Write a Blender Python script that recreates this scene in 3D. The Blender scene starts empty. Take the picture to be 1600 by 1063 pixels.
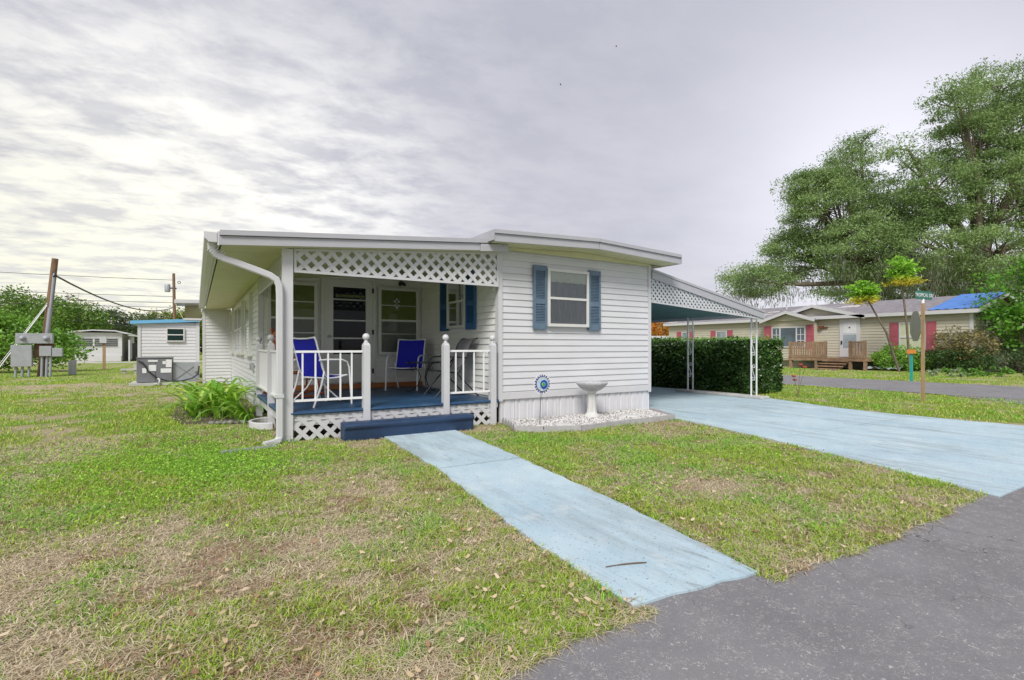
import bpy, math, random
import numpy as np
from mathutils import Vector, Matrix
random.seed(7); RNG = np.random.default_rng(11)
SC = bpy.context.scene; COL = SC.collection
R = math.radians

# ------------------------------------------------------------------ camera
cam_d = bpy.data.cameras.new('camera'); cam = bpy.data.objects.new('camera', cam_d); COL.objects.link(cam)
cam_d.sensor_width = 36; cam_d.lens = 36*803/1600; cam_d.shift_y = 10.5/1600
cam_d.clip_start = .05; cam_d.clip_end = 2500
cam.location = (0, 0, 1.25); cam.rotation_euler = (R(90), 0, -math.atan2(.524, .852))
SC.camera = cam
SC.view_settings.view_transform = 'Standard'; SC.view_settings.look = 'None'
SC.view_settings.gamma = 1; SC.view_settings.use_curve_mapping = False
SC.view_settings.exposure = 1.20

# ------------------------------------------------------------------ sun + sky
SUN_AZ = Vector((-.50, -.52)); SUN_EL = 46
sun_d = bpy.data.lights.new('sun', 'SUN'); sun = bpy.data.objects.new('sun', sun_d); COL.objects.link(sun)
sun_d.energy = 1.5; sun_d.angle = R(22); sun_d.color = (1, .965, .91)
_a = SUN_AZ.normalized()
_sv = Vector((_a.x*math.cos(R(SUN_EL)), _a.y*math.cos(R(SUN_EL)), math.sin(R(SUN_EL))))
sun.rotation_euler = _sv.to_track_quat('Z', 'Y').to_euler(); sun.location = (-20, -20, 40)

W = bpy.data.worlds.new('World'); SC.world = W; W.use_nodes = True
nt = W.node_tree; nt.nodes.clear()
class N:
    def __init__(s, nt): s.nt = nt
    def n(s, t, **k):
        x = s.nt.nodes.new(t)
        for a, b in k.items(): setattr(x, a, b)
        return x
    def put(s, sock, v):
        if v is None: return
        if isinstance(v, bpy.types.NodeSocket): s.nt.links.new(v, sock)
        else:
            if hasattr(sock.default_value, '__len__') and not hasattr(v, '__len__'): v = (v, v, v)
            if hasattr(v, '__len__') and len(v) == 3 and len(sock.default_value) == 4: v = (*v, 1)
            sock.default_value = v
    def math(s, op, a, b=None, c=None, clamp=False):
        x = s.n('ShaderNodeMath', operation=op, use_clamp=clamp); s.put(x.inputs[0], a); s.put(x.inputs[1], b); s.put(x.inputs[2], c); return x.outputs[0]
    def vmath(s, op, a, b=None):
        x = s.n('ShaderNodeVectorMath', operation=op); s.put(x.inputs[0], a)
        if op == 'SCALE': s.put(x.inputs[3], b)
        else: s.put(x.inputs[1], b)
        return x.outputs['Value'] if op in ('DOT_PRODUCT', 'LENGTH') else x.outputs[0]
    def noise(s, vec, scale, detail=4, rough=.55, dist=0):
        x = s.n('ShaderNodeTexNoise'); s.put(x.inputs['Vector'], vec); x.inputs['Scale'].default_value = scale
        x.inputs['Detail'].default_value = detail; x.inputs['Roughness'].default_value = rough; x.inputs['Distortion'].default_value = dist
        return x.outputs['Fac']
    def ramp(s, f, *stops):
        x = s.n('ShaderNodeValToRGB'); s.put(x.inputs[0], f); e = x.color_ramp.elements
        while len(e) < len(stops): e.new(.5)
        for i, (p, c) in enumerate(stops):
            e[i].position = p; e[i].color = (c, c, c, 1) if not hasattr(c, '__len__') else (*c, 1)
        return x.outputs[0]
    def mr(s, v, a, b, c=0, d=1):
        x = s.n('ShaderNodeMapRange'); s.put(x.inputs[0], v)
        for i, q in enumerate((a, b, c, d)): x.inputs[i+1].default_value = q
        return x.outputs[0]
    def mix(s, f, a, b, mode='MIX'):
        x = s.n('ShaderNodeMix', data_type='RGBA', blend_type=mode); s.put(x.inputs[0], f); s.put(x.inputs[6], a); s.put(x.inputs[7], b); return x.outputs[2]
q = N(nt)
tc = q.n('ShaderNodeTexCoord'); D = q.vmath('NORMALIZE', tc.outputs['Generated'])
sep = q.n('ShaderNodeSeparateXYZ'); nt.links.new(D, sep.inputs[0])
zz = q.math('ADD', q.math('MAXIMUM', sep.outputs[2], 0), .10)
comb = q.n('ShaderNodeCombineXYZ')
nt.links.new(q.math('DIVIDE', sep.outputs[0], zz), comb.inputs[0]); nt.links.new(q.math('DIVIDE', sep.outputs[1], zz), comb.inputs[1])
P = comb.outputs[0]
mp = q.n('ShaderNodeMapping'); nt.links.new(P, mp.inputs[0]); mp.inputs['Rotation'].default_value = (0, 0, .5); mp.inputs['Scale'].default_value = (1, 1.35, 1)
big = q.mr(q.noise(mp.outputs[0], .55, 3, .5, .15), .35, .68)
fine = q.mr(q.noise(mp.outputs[0], 3.4, 9, .62, .15), .40, .60)
mid = q.mr(q.noise(mp.outputs[0], 1.5, 7, .60, .2), .40, .62)
def pxdir(px, py):
    v = Vector((.524+.852*(px-800)/803, .852-.524*(px-800)/803, (542-py)/803)); return tuple(v.normalized())
def glow(px, py, k):
    d = q.vmath('DOT_PRODUCT', D, pxdir(px, py)); return q.math('EXPONENT', q.math('MULTIPLY', q.math('SUBTRACT', d, 1.0), k))
g1 = q.math('MAXIMUM', glow(235, 262, 40), glow(430, 335, 34))
g2 = q.math('MULTIPLY', glow(1390, 300, 34), .75)
g3 = glow(150, 480, 30)
up = q.mr(sep.outputs[2], .0, .75)
base = q.mix(up, (.335, .33, .36), (.225, .235, .285))
base = q.mix(q.math('MULTIPLY', mid, .28), base, (.215, .225, .265))
base = q.mix(q.math('MULTIPLY', big, .45), base, (.37, .365, .405))
wisp = q.math('MULTIPLY', fine, q.math('ADD', .11, q.math('MULTIPLY', g1, .66)))
wisp = q.math('MULTIPLY', wisp, q.mr(sep.outputs[0], .75, .3, .25, 1))
base = q.mix(wisp, base, (.66, .65, .63))
base = q.mix(q.math('MULTIPLY', g1, q.math('ADD', .08, q.math('MULTIPLY', mid, .46))), base, (.66, .65, .62))
base = q.mix(g2, base, (.60, .60, .66))
base = q.mix(q.math('MULTIPLY', g3, q.math('ADD', .25, q.math('MULTIPLY', fine, .45))), base, (.62, .60, .44))
sky = q.n('ShaderNodeTexSky', sky_type='NISHITA', sun_disc=False, sun_elevation=R(SUN_EL), sun_rotation=math.atan2(_a.x, _a.y))
sk = q.vmath('SCALE', sky.outputs[0], .05)
base = q.mix(.06, base, sk)
bg = q.n('ShaderNodeBackground'); nt.links.new(base, bg.inputs[0]); bg.inputs[1].default_value = .84
out = q.n('ShaderNodeOutputWorld'); nt.links.new(bg.outputs[0], out.inputs[0])

# ------------------------------------------------------------------ materials
def hx(h):
    return tuple(((c/255)/12.92 if c/255 <= .04045 else ((c/255+.055)/1.055)**2.4) for c in (int(h[i:i+2], 16) for i in (0, 2, 4)))
MATS = {}
def mat(name, col, rough=.6, var=.12, scale=6, bump=.0, bscale=60, metal=0, dirt=None, dirt_amt=.4, dirt_scale=1.5, spec=.5, stretch=None):
    if name in MATS: return MATS[name]
    m = bpy.data.materials.new(name); m.use_nodes = True; k = N(m.node_tree); b = m.node_tree.nodes['Principled BSDF']
    geo = k.n('ShaderNodeNewGeometry'); v = geo.outputs['Position']
    if stretch:
        mm = k.n('ShaderNodeMapping'); m.node_tree.links.new(v, mm.inputs[0]); mm.inputs['Scale'].default_value = stretch; v = mm.outputs[0]
    f = k.noise(v, scale, 5, .6)
    c = k.mix(k.mr(f, .3, .7), tuple(x*(1-var) for x in col), tuple(min(1, x*(1+var)) for x in col))
    if dirt:
        d = k.noise(v, dirt_scale, 8, .7); c = k.mix(k.mr(d, .50, .72, 0, dirt_amt), c, dirt)
    k.put(b.inputs['Base Color'], c); b.inputs['Roughness'].default_value = rough; b.inputs['Metallic'].default_value = metal
    b.inputs['Specular IOR Level'].default_value = spec
    if bump:
        bn = k.n('ShaderNodeBump'); bn.inputs['Strength'].default_value = bump; bn.inputs['Distance'].default_value = .01
        m.node_tree.links.new(k.noise(v, bscale, 4, .6), bn.inputs['Height']); m.node_tree.links.new(bn.outputs[0], b.inputs['Normal'])
    MATS[name] = m; return m
SIDE = mat('vinyl_siding', (.63, .63, .65), .45, .04, 3, .05, 30, dirt=(.55, .55, .48), dirt_amt=.30, dirt_scale=1.6, stretch=(.6, .6, 2.5))
TRIM = mat('white_trim', (.58, .58, .60), .4, .03, 5, dirt=(.6, .6, .55), dirt_amt=.2)
ROOFW = mat('roof_fascia', (.42, .42, .45), .4, .04, 5, dirt=(.5, .5, .5), dirt_amt=.3, stretch=(1, 1, 4))
SOFFIT = mat('soffit_bounce_tint', (.62, .60, .36), .5, .05, 2, dirt=(.36, .33, .20), dirt_amt=.25)  # yellow-green light bounced off the grass is put into this soffit colour
PORCHW = mat('porch_siding', (.76, .76, .73), .5, .04, 3, dirt=(.6, .6, .5), dirt_amt=.2)  # copy of the siding, colour raised to brighten the shaded porch recess
SKIRT = mat('skirting_vinyl', (.63, .63, .65), .4, .03, 4, dirt=(.5, .5, .44), dirt_amt=.22, stretch=(4, 4, .6))
FRAME = mat('window_frame', (.64, .64, .61), .4, .05, 8, dirt=(.5, .5, .45), dirt_amt=.3)
ALU = mat('grey_aluminium', (.45, .45, .44), .35, .06, 10, metal=.4)
SHUT = mat('blue_shutter', hx('5c7083'), .5, .1, 9, dirt=hx('7d93a3'), dirt_amt=.4, dirt_scale=6)
SHUTD = mat('navy_shutter', hx('2f5f8f'), .5, .08, 9)
NAVY = mat('navy_deck_paint', hx('26486a'), .45, .2, 4, .1, 40, dirt=hx('4b6d86'), dirt_amt=.5, dirt_scale=3)
STEPB = mat('navy_step_paint', hx('223a5a'), .5, .15, 5, .15, 50, dirt=hx('3f5873'), dirt_amt=.4, dirt_scale=3)
ORW = mat('orange_stained_wood', hx('a96a35'), .5, .2, 8, .1, 40, stretch=(1, 1, 6))
ROCKW = mat('rocker_wood', hx('a8481c'), .35, .2, 10, stretch=(1, 1, 4))
BLUEF = mat('royal_blue_sling', hx('0a14b4'), .7, .08, 20, .2, 300)
GREYF = mat('grey_sling', hx('85858a'), .7, .08, 20, .2, 300)
WMET = mat('white_metal', (.82, .82, .83), .3, .02, 8)
DMET = mat('dark_metal', (.03, .03, .035), .4, .1, 8, metal=.3)
GREYM = mat('grey_metal', hx('a6a9ae'), .45, .08, 4, metal=.2, dirt=hx('6d6a64'), dirt_amt=.3)
ACM = mat('ac_grey', hx('77787e'), .5, .08, 3, metal=.1, dirt=hx('5d5a56'), dirt_amt=.3, dirt_scale=4)
DUCT = mat('galvanised_duct', hx('a4a9ae'), .4, .08, 5, metal=.3)
PAPER = mat('white_label', (.75, .76, .78), .6, .05, 20)
CONC = mat('concrete', (.50, .49, .47), .85, .15, 6, .4, 60, dirt=(.3, .3, .27), dirt_amt=.4)
STONE = mat('edging_concrete', (.40, .39, .40), .9, .15, 12, .5, 80, dirt=(.3, .29, .27), dirt_amt=.4)
PEBBLE = mat('white_pebble', (.78, .77, .75), .7, .2, 30, dirt=(.4, .36, .3), dirt_amt=.5, dirt_scale=25)
MULCH = mat('dark_bed_soil', (.10, .08, .06), .95, .4, 30, .6, 60)
BARK = mat('bark', (.16, .125, .10), .9, .3, 5, .8, 20)
POLEW = mat('creosote_pole', (.20, .12, .07), .85, .35, 4, .5, 30, stretch=(4, 4, .5))
GREYP = mat('grey_pipe', hx('9a9ea8'), .4, .08, 4)
WOODP = mat('weathered_post', hx('a68a68'), .8, .2, 5, .3, 30, stretch=(4, 4, .5))
DECKW = mat('weathered_deck', hx('987c64'), .8, .25, 5, .3, 30, dirt=hx('6d5746'), dirt_amt=.5)
BEIGE = mat('beige_siding', hx('bdb8a6'), .5, .06, 3, dirt=hx('8f8a73'), dirt_amt=.2)
SHING = mat('grey_shingle', hx('948f95'), .9, .2, 4, .6, 40, dirt=hx('6d686f'), dirt_amt=.5)
TARP = mat('blue_tarp', hx('5c88d2'), .45, .12, 2, .5, 6)
REDS = mat('red_shutter', hx('a85562'), .5, .12, 4)
GREENS = mat('sign_green', hx('1d6b5a'), .4, .1, 20)
SIGNB = mat('sign_back', hx('8b8d7e'), .4, .08, 10, metal=.3)
TEAL = mat('teal_post', hx('2fa08c'), .5, .1, 10)
ORANGE = mat('orange_flag', hx('d98a3d'), .6, .1, 10)
BLUET = mat('light_blue_trim', hx('6fb0d8'), .4, .06, 4)
BLACK = mat('black_rubber', (.02, .02, .02), .5, .1, 4)
BATH = mat('birdbath_stone', hx('aeb0b4'), .7, .15, 20, .5, 70, dirt=hx('7e8088'), dirt_amt=.6, dirt_scale=8)
BATHP = mat('birdbath_pedestal', (.58, .58, .56), .6, .08, 12, dirt=(.5, .5, .45), dirt_amt=.3)
CARPAINT = mat('car_paint', hx('1b2a38'), .2, .05, 4)
SHADE = mat('olive_roller_shade', hx('8b9450'), .8, .1, 4)
SHADEG = mat('grey_screen', hx('8c8f84'), .7, .12, 4)
CURT = mat('grey_curtain', hx('b9bac2'), .9, .25, 8, stretch=(14, 14, .6))
CURTW = mat('white_valance_cloth', (.78, .79, .74), .9, .06, 12)
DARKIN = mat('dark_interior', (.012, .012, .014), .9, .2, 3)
INTW = mat('interior_lamp_white', (.45, .46, .40), .6, .05, 3)
def glass(name, tint, alpha):
    m = bpy.data.materials.new(name); m.use_nodes = True; t = m.node_tree; t.nodes.clear(); k = N(t)
    gl = k.n('ShaderNodeBsdfGlossy'); gl.inputs['Color'].default_value = (.8, .82, .85, 1); gl.inputs['Roughness'].default_value = .03
    tr = k.n('ShaderNodeBsdfTransparent'); tr.inputs['Color'].default_value = (*tint, 1)
    fr = k.n('ShaderNodeFresnel'); fr.inputs[0].default_value = 1.33
    mx = k.n('ShaderNodeMixShader'); t.links.new(k.math('ADD', k.math('MULTIPLY', fr.outputs[0], 1.0), alpha), mx.inputs[0])
    t.links.new(tr.outputs[0], mx.inputs[1]); t.links.new(gl.outputs[0], mx.inputs[2])
    o = k.n('ShaderNodeOutputMaterial'); t.links.new(mx.outputs[0], o.inputs[0]); return m
GLASS = glass('window_glass', (.80, .82, .80), .0)
GLASSB = glass('table_glass', (.6, .68, .68), .10)
def attr_mat(name, rough, trans, spec=.3, var=.15):
    m = bpy.data.materials.new(name); m.use_nodes = True; t = m.node_tree; k = N(t); b = t.nodes['Principled BSDF']
    a = k.n('ShaderNodeAttribute', attribute_name='col'); b.inputs['Roughness'].default_value = rough; b.inputs['Specular IOR Level'].default_value = spec
    t.links.new(a.outputs['Color'], b.inputs['Base Color'])
    if trans:
        tl = k.n('ShaderNodeBsdfTranslucent'); t.links.new(a.outputs['Color'], tl.inputs[0])
        mx = k.n('ShaderNodeMixShader'); mx.inputs[0].default_value = trans
        t.links.new(b.outputs[0], mx.inputs[1]); t.links.new(tl.outputs[0], mx.inputs[2]); t.links.new(mx.outputs[0], t.nodes['Material Output'].inputs[0])
    return m
GRASSM = attr_mat('grass_blade', .6, .35); LEAFM = attr_mat('tree_leaf', .5, .35, .4); GLEAF = attr_mat('glossy_leaf', .32, .2, .5); PLAINA = attr_mat('dry_leaf', .8, .15)

# ------------------------------------------------------------------ object helpers
WP = {}
def setp(o, label=None, cat=None, group=None, kind=None):
    if label: o['label'] = label
    if cat: o['category'] = cat
    if group: o['group'] = group
    if kind: o['kind'] = kind
    return o
def thing(name, label, cat, loc=(0, 0, 0), rz=0, group=None, rot=None):
    o = bpy.data.objects.new(name, None); o.empty_display_size = .1; COL.objects.link(o); o.location = loc
    o.rotation_euler = rot or (0, 0, rz); WP[o.name] = Vector(loc); return setp(o, label, cat, group)
class MB:
    """collects faces for one mesh object"""
    def __init__(s): s.v = []; s.f = []; s.sm = []
    def add(s, vs, fs, sm=False):
        o = len(s.v); s.v += [tuple(p) for p in vs]; s.f += [tuple(i+o for i in f) for f in fs]; s.sm += [sm]*len(fs); return s
    def box(s, x0, x1, y0, y1, z0, z1, ch=0):
        if x1 < x0: x0, x1 = x1, x0
        if y1 < y0: y0, y1 = y1, y0
        if z1 < z0: z0, z1 = z1, z0
        return s.add([(x, y, z) for z in (z0, z1) for y in (y0, y1) for x in (x0, x1)],
                     [(0, 2, 3, 1), (4, 5, 7, 6), (0, 1, 5, 4), (2, 6, 7, 3), (0, 4, 6, 2), (1, 3, 7, 5)])
    def bar(s, a, b, w, h, up=(0, 0, 1)):
        a, b = Vector(a), Vector(b); d = (b-a).normalized(); up = Vector(up)
        if abs(d.dot(up)) > .98: up = Vector((1, 0, 0))
        x = d.cross(up).normalized(); y = x.cross(d).normalized()
        vs = [p+x*i*w/2+y*j*h/2 for p in (a, b) for i, j in ((-1, -1), (1, -1), (1, 1), (-1, 1))]
        return s.add(vs, [(3, 2, 1, 0), (4, 5, 6, 7), (0, 1, 5, 4), (1, 2, 6, 5), (2, 3, 7, 6), (3, 0, 4, 7)])
    def tube(s, pts, r, n=8, closed=False):
        pts = [Vector(p) for p in pts]; m = len(pts); rs = r if hasattr(r, '__len__') else [r]*m; vs = []; prev = None
        for i, p in enumerate(pts):
            if closed: d = pts[(i+1) % m]-pts[i-1]
            else: d = pts[min(i+1, m-1)]-pts[max(i-1, 0)]
            d.normalize()
            if prev is None: x = d.orthogonal().normalized()
            else: x = (prev-d*prev.dot(d)); x = x.normalized() if x.length > 1e-5 else d.orthogonal().normalized()
            prev = x; y = d.cross(x)
            vs += [p+(x*math.cos(2*math.pi*k/n)+y*math.sin(2*math.pi*k/n))*rs[i] for k in range(n)]
        fs = [(i*n+k, i*n+(k+1) % n, ((i+1) % m)*n+(k+1) % n, ((i+1) % m)*n+k) for i in range(m if closed else m-1) for k in range(n)]
        s.add(vs, fs, True)
        if not closed: s.add(vs[:n], [tuple(range(n-1, -1, -1))]); s.add(vs[-n:], [tuple(range(n))])
        return s
    def lathe(s, prof, c=(0, 0, 0), n=20):
        vs = [(c[0]+r*math.cos(2*math.pi*k/n), c[1]+r*math.sin(2*math.pi*k/n), c[2]+z) for r, z in prof for k in range(n)]
        return s.add(vs, [(i*n+k, i*n+(k+1) % n, (i+1)*n+(k+1) % n, (i+1)*n+k) for i in range(len(prof)-1) for k in range(n)], True)
    def prism(s, poly, axis, a, b):
        """poly of 2D points extruded along axis 'x','y','z' from a to b"""
        def P3(p, t): return {'x': (t, p[0], p[1]), 'y': (p[0], t, p[1]), 'z': (p[0], p[1], t)}[axis]
        m = len(poly); vs = [P3(p, a) for p in poly]+[P3(p, b) for p in poly]
        return s.add(vs, [tuple(range(m-1, -1, -1)), tuple(range(m, 2*m))]+[(i, (i+1) % m, m+(i+1) % m, m+i) for i in range(m)])
    def build(s, name, m, parent=None, label=None, cat=None, group=None, kind=None, local=False, bevel=0, smooth=None):
        vs = np.array(s.v, dtype=float)
        c = (vs.min(0)+vs.max(0))/2
        if not parent: c[2] = vs[:, 2].min()
        if local and parent is not None: base = Vector((0, 0, 0))
        me = bpy.data.meshes.new(name); me.from_pydata((vs-c).tolist(), [], s.f); me.materials.append(m)
        me.polygons.foreach_set('use_smooth', s.sm if smooth is None else [smooth]*len(s.f))
        import bmesh
        bm = bmesh.new(); bm.from_mesh(me); bmesh.ops.recalc_face_normals(bm, faces=bm.faces)
        if bevel: bmesh.ops.bevel(bm, geom=bm.edges[:], offset=bevel, segments=1, affect='EDGES')
        bm.to_mesh(me); bm.free()
        o = bpy.data.objects.new(name, me); COL.objects.link(o)
        if parent is not None:
            o.parent = parent
            o.location = Vector(c)-(LOC.get(parent.name, Vector((0, 0, 0))) if local else WP[parent.name])
        else: o.location = c
        LOC[o.name] = Vector(c); WP[o.name] = Vector(c)
        return setp(o, label, cat, group, kind)
LOC = {}
def copy_at(o, dz=0, dx=0, dy=0, parent=None):
    c = o.copy(); COL.objects.link(c); c.location = o.location+Vector((dx, dy, dz))
    if parent: c.parent = parent
    WP[c.name] = WP[o.name]+Vector((dx, dy, dz)); return c
def copy_tree(o, parent=None):
    c = o.copy(); COL.objects.link(c)
    if parent: c.parent = parent
    for ch in list(o.children): copy_tree(ch, c)
    return c
def npmesh(name, verts, loops, sizes, m, cols=None, parent=None, smooth=False, **kw):
    me = bpy.data.meshes.new(name); nv = len(verts); me.vertices.add(nv); me.vertices.foreach_set('co', verts.astype(np.float32).ravel())
    me.loops.add(len(loops)); me.loops.foreach_set('vertex_index', loops.astype(np.int32))
    st = np.concatenate([[0], np.cumsum(sizes)[:-1]]).astype(np.int32)
    me.polygons.add(len(sizes)); me.polygons.foreach_set('loop_start', st)
    me.update(calc_edges=True); me.validate()
    if cols is not None:
        a = me.color_attributes.new('col', 'FLOAT_COLOR', 'POINT'); a.data.foreach_set('color', np.concatenate([cols, np.ones((nv, 1))], 1).astype(np.float32).ravel())
    me.materials.append(m)
    if smooth: me.polygons.foreach_set('use_smooth', [True]*len(sizes))
    o = bpy.data.objects.new(name, me); COL.objects.link(o)
    if parent is not None: o.parent = parent; o.location = -WP[parent.name]
    WP[o.name] = Vector((0, 0, 0)); return setp(o, **kw)
# value noise
_T = RNG.random((256, 256))
def vn(x, y):
    xi = np.floor(x).astype(int); yi = np.floor(y).astype(int); fx = x-xi; fy = y-yi; fx = fx*fx*(3-2*fx); fy = fy*fy*(3-2*fy)
    g = lambda i, j: _T[(xi+i) % 256, (yi+j) % 256]
    return (g(0, 0)*(1-fx)+g(1, 0)*fx)*(1-fy)+(g(0, 1)*(1-fx)+g(1, 1)*fx)*fy
def fbm(x, y, s, o=4):
    t = 0; a = .5; w = 0
    for i in range(o): t = t+a*vn(x*s+17.3*i, y*s+9.1*i); w += a; a *= .5; s *= 2.07
    return t/w
def gau(x, y, cx, cy, rx, ry, rot=0):
    c, s = math.cos(rot), math.sin(rot); u = ((x-cx)*c+(y-cy)*s)/rx; v = (-(x-cx)*s+(y-cy)*c)/ry; return np.exp(-(u*u+v*v))
def dryness(x, y):
    d = .43+.75*(fbm(x, y, .55)-.5)+1.15*(fbm(x+40, y, 2.3, 3)-.5)+.7*(fbm(x+11, y+4, 7.3, 2)-.5)
    d = d-.62*gau(x, y, -.1, 6.2, 1.1, 1.3)-.5*gau(x, y, 4.3, 5.0, 1.5, 1.2)-.22*gau(x, y, 5.2, 3.3, .8, .8)-.25*gau(x, y, -.4, 9.5, 1.6, 2)-.25*gau(x, y, 3.6, 2.0, 1.4, .35)-.3*gau(x, y, 1.3, 2.1, .6, .35)
    d = d+.32*gau(x, y, 1.1, 4.0, .8, 1.3)+.25*gau(x, y, -.3, 3.3, 1.2, 1.0)+.3*gau(x, y, 4.3, 3.1, .8, .5)+.35*gau(x, y, -3, 21, 5, 1.6, -.1)+.2*gau(x, y, -1.6, 9, 1, 2.5)
    d = d-.18*gau(x, y, 14, 6, 3, 6)
    return np.clip(d, 0, 1)

# ------------------------------------------------------------------ ground
xs = np.concatenate([-np.geomspace(600, 16, 14), np.arange(-14, 26.01, .16), np.geomspace(28, 600, 14)])
ys = np.concatenate([-np.geomspace(400, 5, 10), np.arange(-3, 34.01, .16), np.geomspace(36, 900, 16)])
gx, gy = np.meshgrid(xs, ys); nx, ny = len(xs), len(ys)
gz = .03*(fbm(gx, gy, .35, 3)-.5)*(np.hypot(gx, gy) < 60)
gz = np.minimum(gz, .006)-.006
V = np.stack([gx.ravel(), gy.ravel(), gz.ravel()], 1)
dr = dryness(gx.ravel(), gy.ravel())[:, None]
i0 = (np.arange(ny-1)[:, None]*nx+np.arange(nx-1)[None]).ravel()
L = np.stack([i0, i0+1, i0+1+nx, i0+nx], 1).ravel()
GM = bpy.data.materials.new('lawn_soil'); GM.use_nodes = True; k = N(GM.node_tree); b = GM.node_tree.nodes['Principled BSDF']
geo = k.n('ShaderNodeNewGeometry'); pos = geo.outputs['Position']; at = k.n('ShaderNodeAttribute', attribute_name='col')
n1 = k.noise(pos, 14, 6, .7); n2 = k.noise(pos, 90, 4, .7); n3 = k.noise(pos, 1.6, 4, .6)
fac = k.math('ADD', at.outputs['Fac'], k.math('MULTIPLY', k.math('SUBTRACT', n1, .5), 1.3)); fac = k.math('ADD', fac, k.math('MULTIPLY', k.math('SUBTRACT', n3, .5), .5))
green = k.mix(k.mr(n2, .35, .65), (.15, .23, .035), (.32, .38, .09)); straw = k.mix(k.mr(n2, .35, .65), (.33, .26, .175), (.58, .49, .35))
k.put(b.inputs['Base Color'], k.mix(k.mr(fac, .38, .68), green, straw)); b.inputs['Roughness'].default_value = .95; b.inputs['Specular IOR Level'].default_value = .1
bn = k.n('ShaderNodeBump'); bn.inputs['Strength'].default_value = .8; bn.inputs['Distance'].default_value = .03
GM.node_tree.links.new(n2, bn.inputs['Height']); GM.node_tree.links.new(bn.outputs[0], b.inputs['Normal'])
npmesh('ground', V, L, np.full(len(i0), 4), GM, np.repeat(dr, 3, 1), kind='structure', smooth=True)

# asphalt
def asphalt(name, dark):
    m = bpy.data.materials.new(name); m.use_nodes = True; k = N(m.node_tree); b = m.node_tree.nodes['Principled BSDF']
    pos = k.n('ShaderNodeNewGeometry').outputs['Position']
    f = k.noise(pos, 1.2, 6, .6); g = k.noise(pos, 130, 3, .8)
    c = k.mix(k.mr(f, .3, .7), tuple(x*.80 for x in dark), tuple(x*1.12 for x in dark)); c = k.mix(k.mr(g, .45, .68, 0, .5), c, (.29, .285, .29))
    ln = k.noise(pos, 26, 3, .5, 1.6); line = k.math('LESS_THAN', k.math('ABSOLUTE', k.math('SUBTRACT', ln, .5)), .014)
    msk = k.mr(k.noise(pos, 11, 3, .6), .44, .62); c = k.mix(k.math('MULTIPLY', k.math('MULTIPLY', line, msk), .62), c, (.58, .56, .52))
    ln2 = k.noise(pos, 60, 2, .5, .8); l2 = k.math('GREATER_THAN', ln2, .685); c = k.mix(k.math('MULTIPLY', l2, .7), c, (.55, .53, .50))
    vw = k.n('ShaderNodeTexNoise'); vw.inputs['Scale'].default_value = 3.5; vw.inputs['Detail'].default_value = 5; m.node_tree.links.new(pos, vw.inputs['Vector'])
    vc = k.n('ShaderNodeTexVoronoi', feature='DISTANCE_TO_EDGE'); vc.inputs['Scale'].default_value = 1.5; m.node_tree.links.new(k.vmath('ADD', pos, k.vmath('SCALE', vw.outputs['Color'], .35)), vc.inputs['Vector'])
    crk = k.math('LESS_THAN', vc.outputs['Distance'], .0042); cmk = k.mr(k.noise(pos, .8, 3, .5), .50, .56)
    c = k.mix(k.math('MULTIPLY', k.math('MULTIPLY', crk, cmk), .75), c, (.045, .043, .042))
    pale = k.mr(k.noise(pos, .7, 3, .5), .5, .75, 0, .35); c = k.mix(pale, c, (.25, .24, .22))
    k.put(b.inputs['Base Color'], c); b.inputs['Roughness'].default_value = .85; b.inputs['Specular IOR Level'].default_value = .25
    bn = k.n('ShaderNodeBump'); bn.inputs['Strength'].default_value = .6; bn.inputs['Distance'].default_value = .006
    m.node_tree.links.new(k.noise(pos, 170, 3, .8), bn.inputs['Height']); m.node_tree.links.new(bn.outputs[0], b.inputs['Normal']); return m
ASPH = asphalt('asphalt', (.205, .200, .210))
def road_edge(x):
    return 1.62-.05*np.exp(-((x-4)/1.5)**2)+.05*(fbm(x, x*0+3.3, 2.2, 3)-.5)+.06*(fbm(x, x*0+8.3, 9.0, 3)-.5)+np.where(x < 2.6, .10, 0)*np.clip((2.7-x)/.6, 0, 1)-.10*np.exp(-((x-.6)/.5)**2)
rx = np.concatenate([np.arange(-200, -6, 8.), np.arange(-6, 15.5, .06), np.arange(15.5, 17, .2)])
re = np.maximum(road_edge(rx), np.where((rx > 1.80) & (rx < 2.62), 1.80-.107*(rx-1.78), 0))+np.where(rx > 12.5, ((np.clip(rx, 12.5, 99)-12.5)*.8)**1.6*.6, 0)
m_ = MB(); n_ = len(rx)
m_.add([(x, -9, .004) for x in rx]+[(x, y, .004) for x, y in zip(rx, re)], [(i, i+1, n_+i+1, n_+i) for i in range(n_-1)])
m_.build('road', ASPH, kind='structure')
sy = np.concatenate([np.arange(-80, 3, 3.), np.arange(3, 45, .25), np.arange(45, 200, 8.)]); n_ = len(sy)
e1 = 16.6+.18*(fbm(sy, sy*0+1, .8)-.5)-.35*np.clip((7-sy)/5, 0, 1)**2; e2 = 21.9+.25*(fbm(sy, sy*0+5, .8)-.5)
m_ = MB(); m_.add([(x, y, .008) for x, y in zip(e1, sy)]+[(x, y, .008) for x, y in zip(e2, sy)], [(i, n_+i, n_+i+1, i+1) for i in range(n_-1)])
m_.build('side_street', ASPH, kind='structure')

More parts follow.
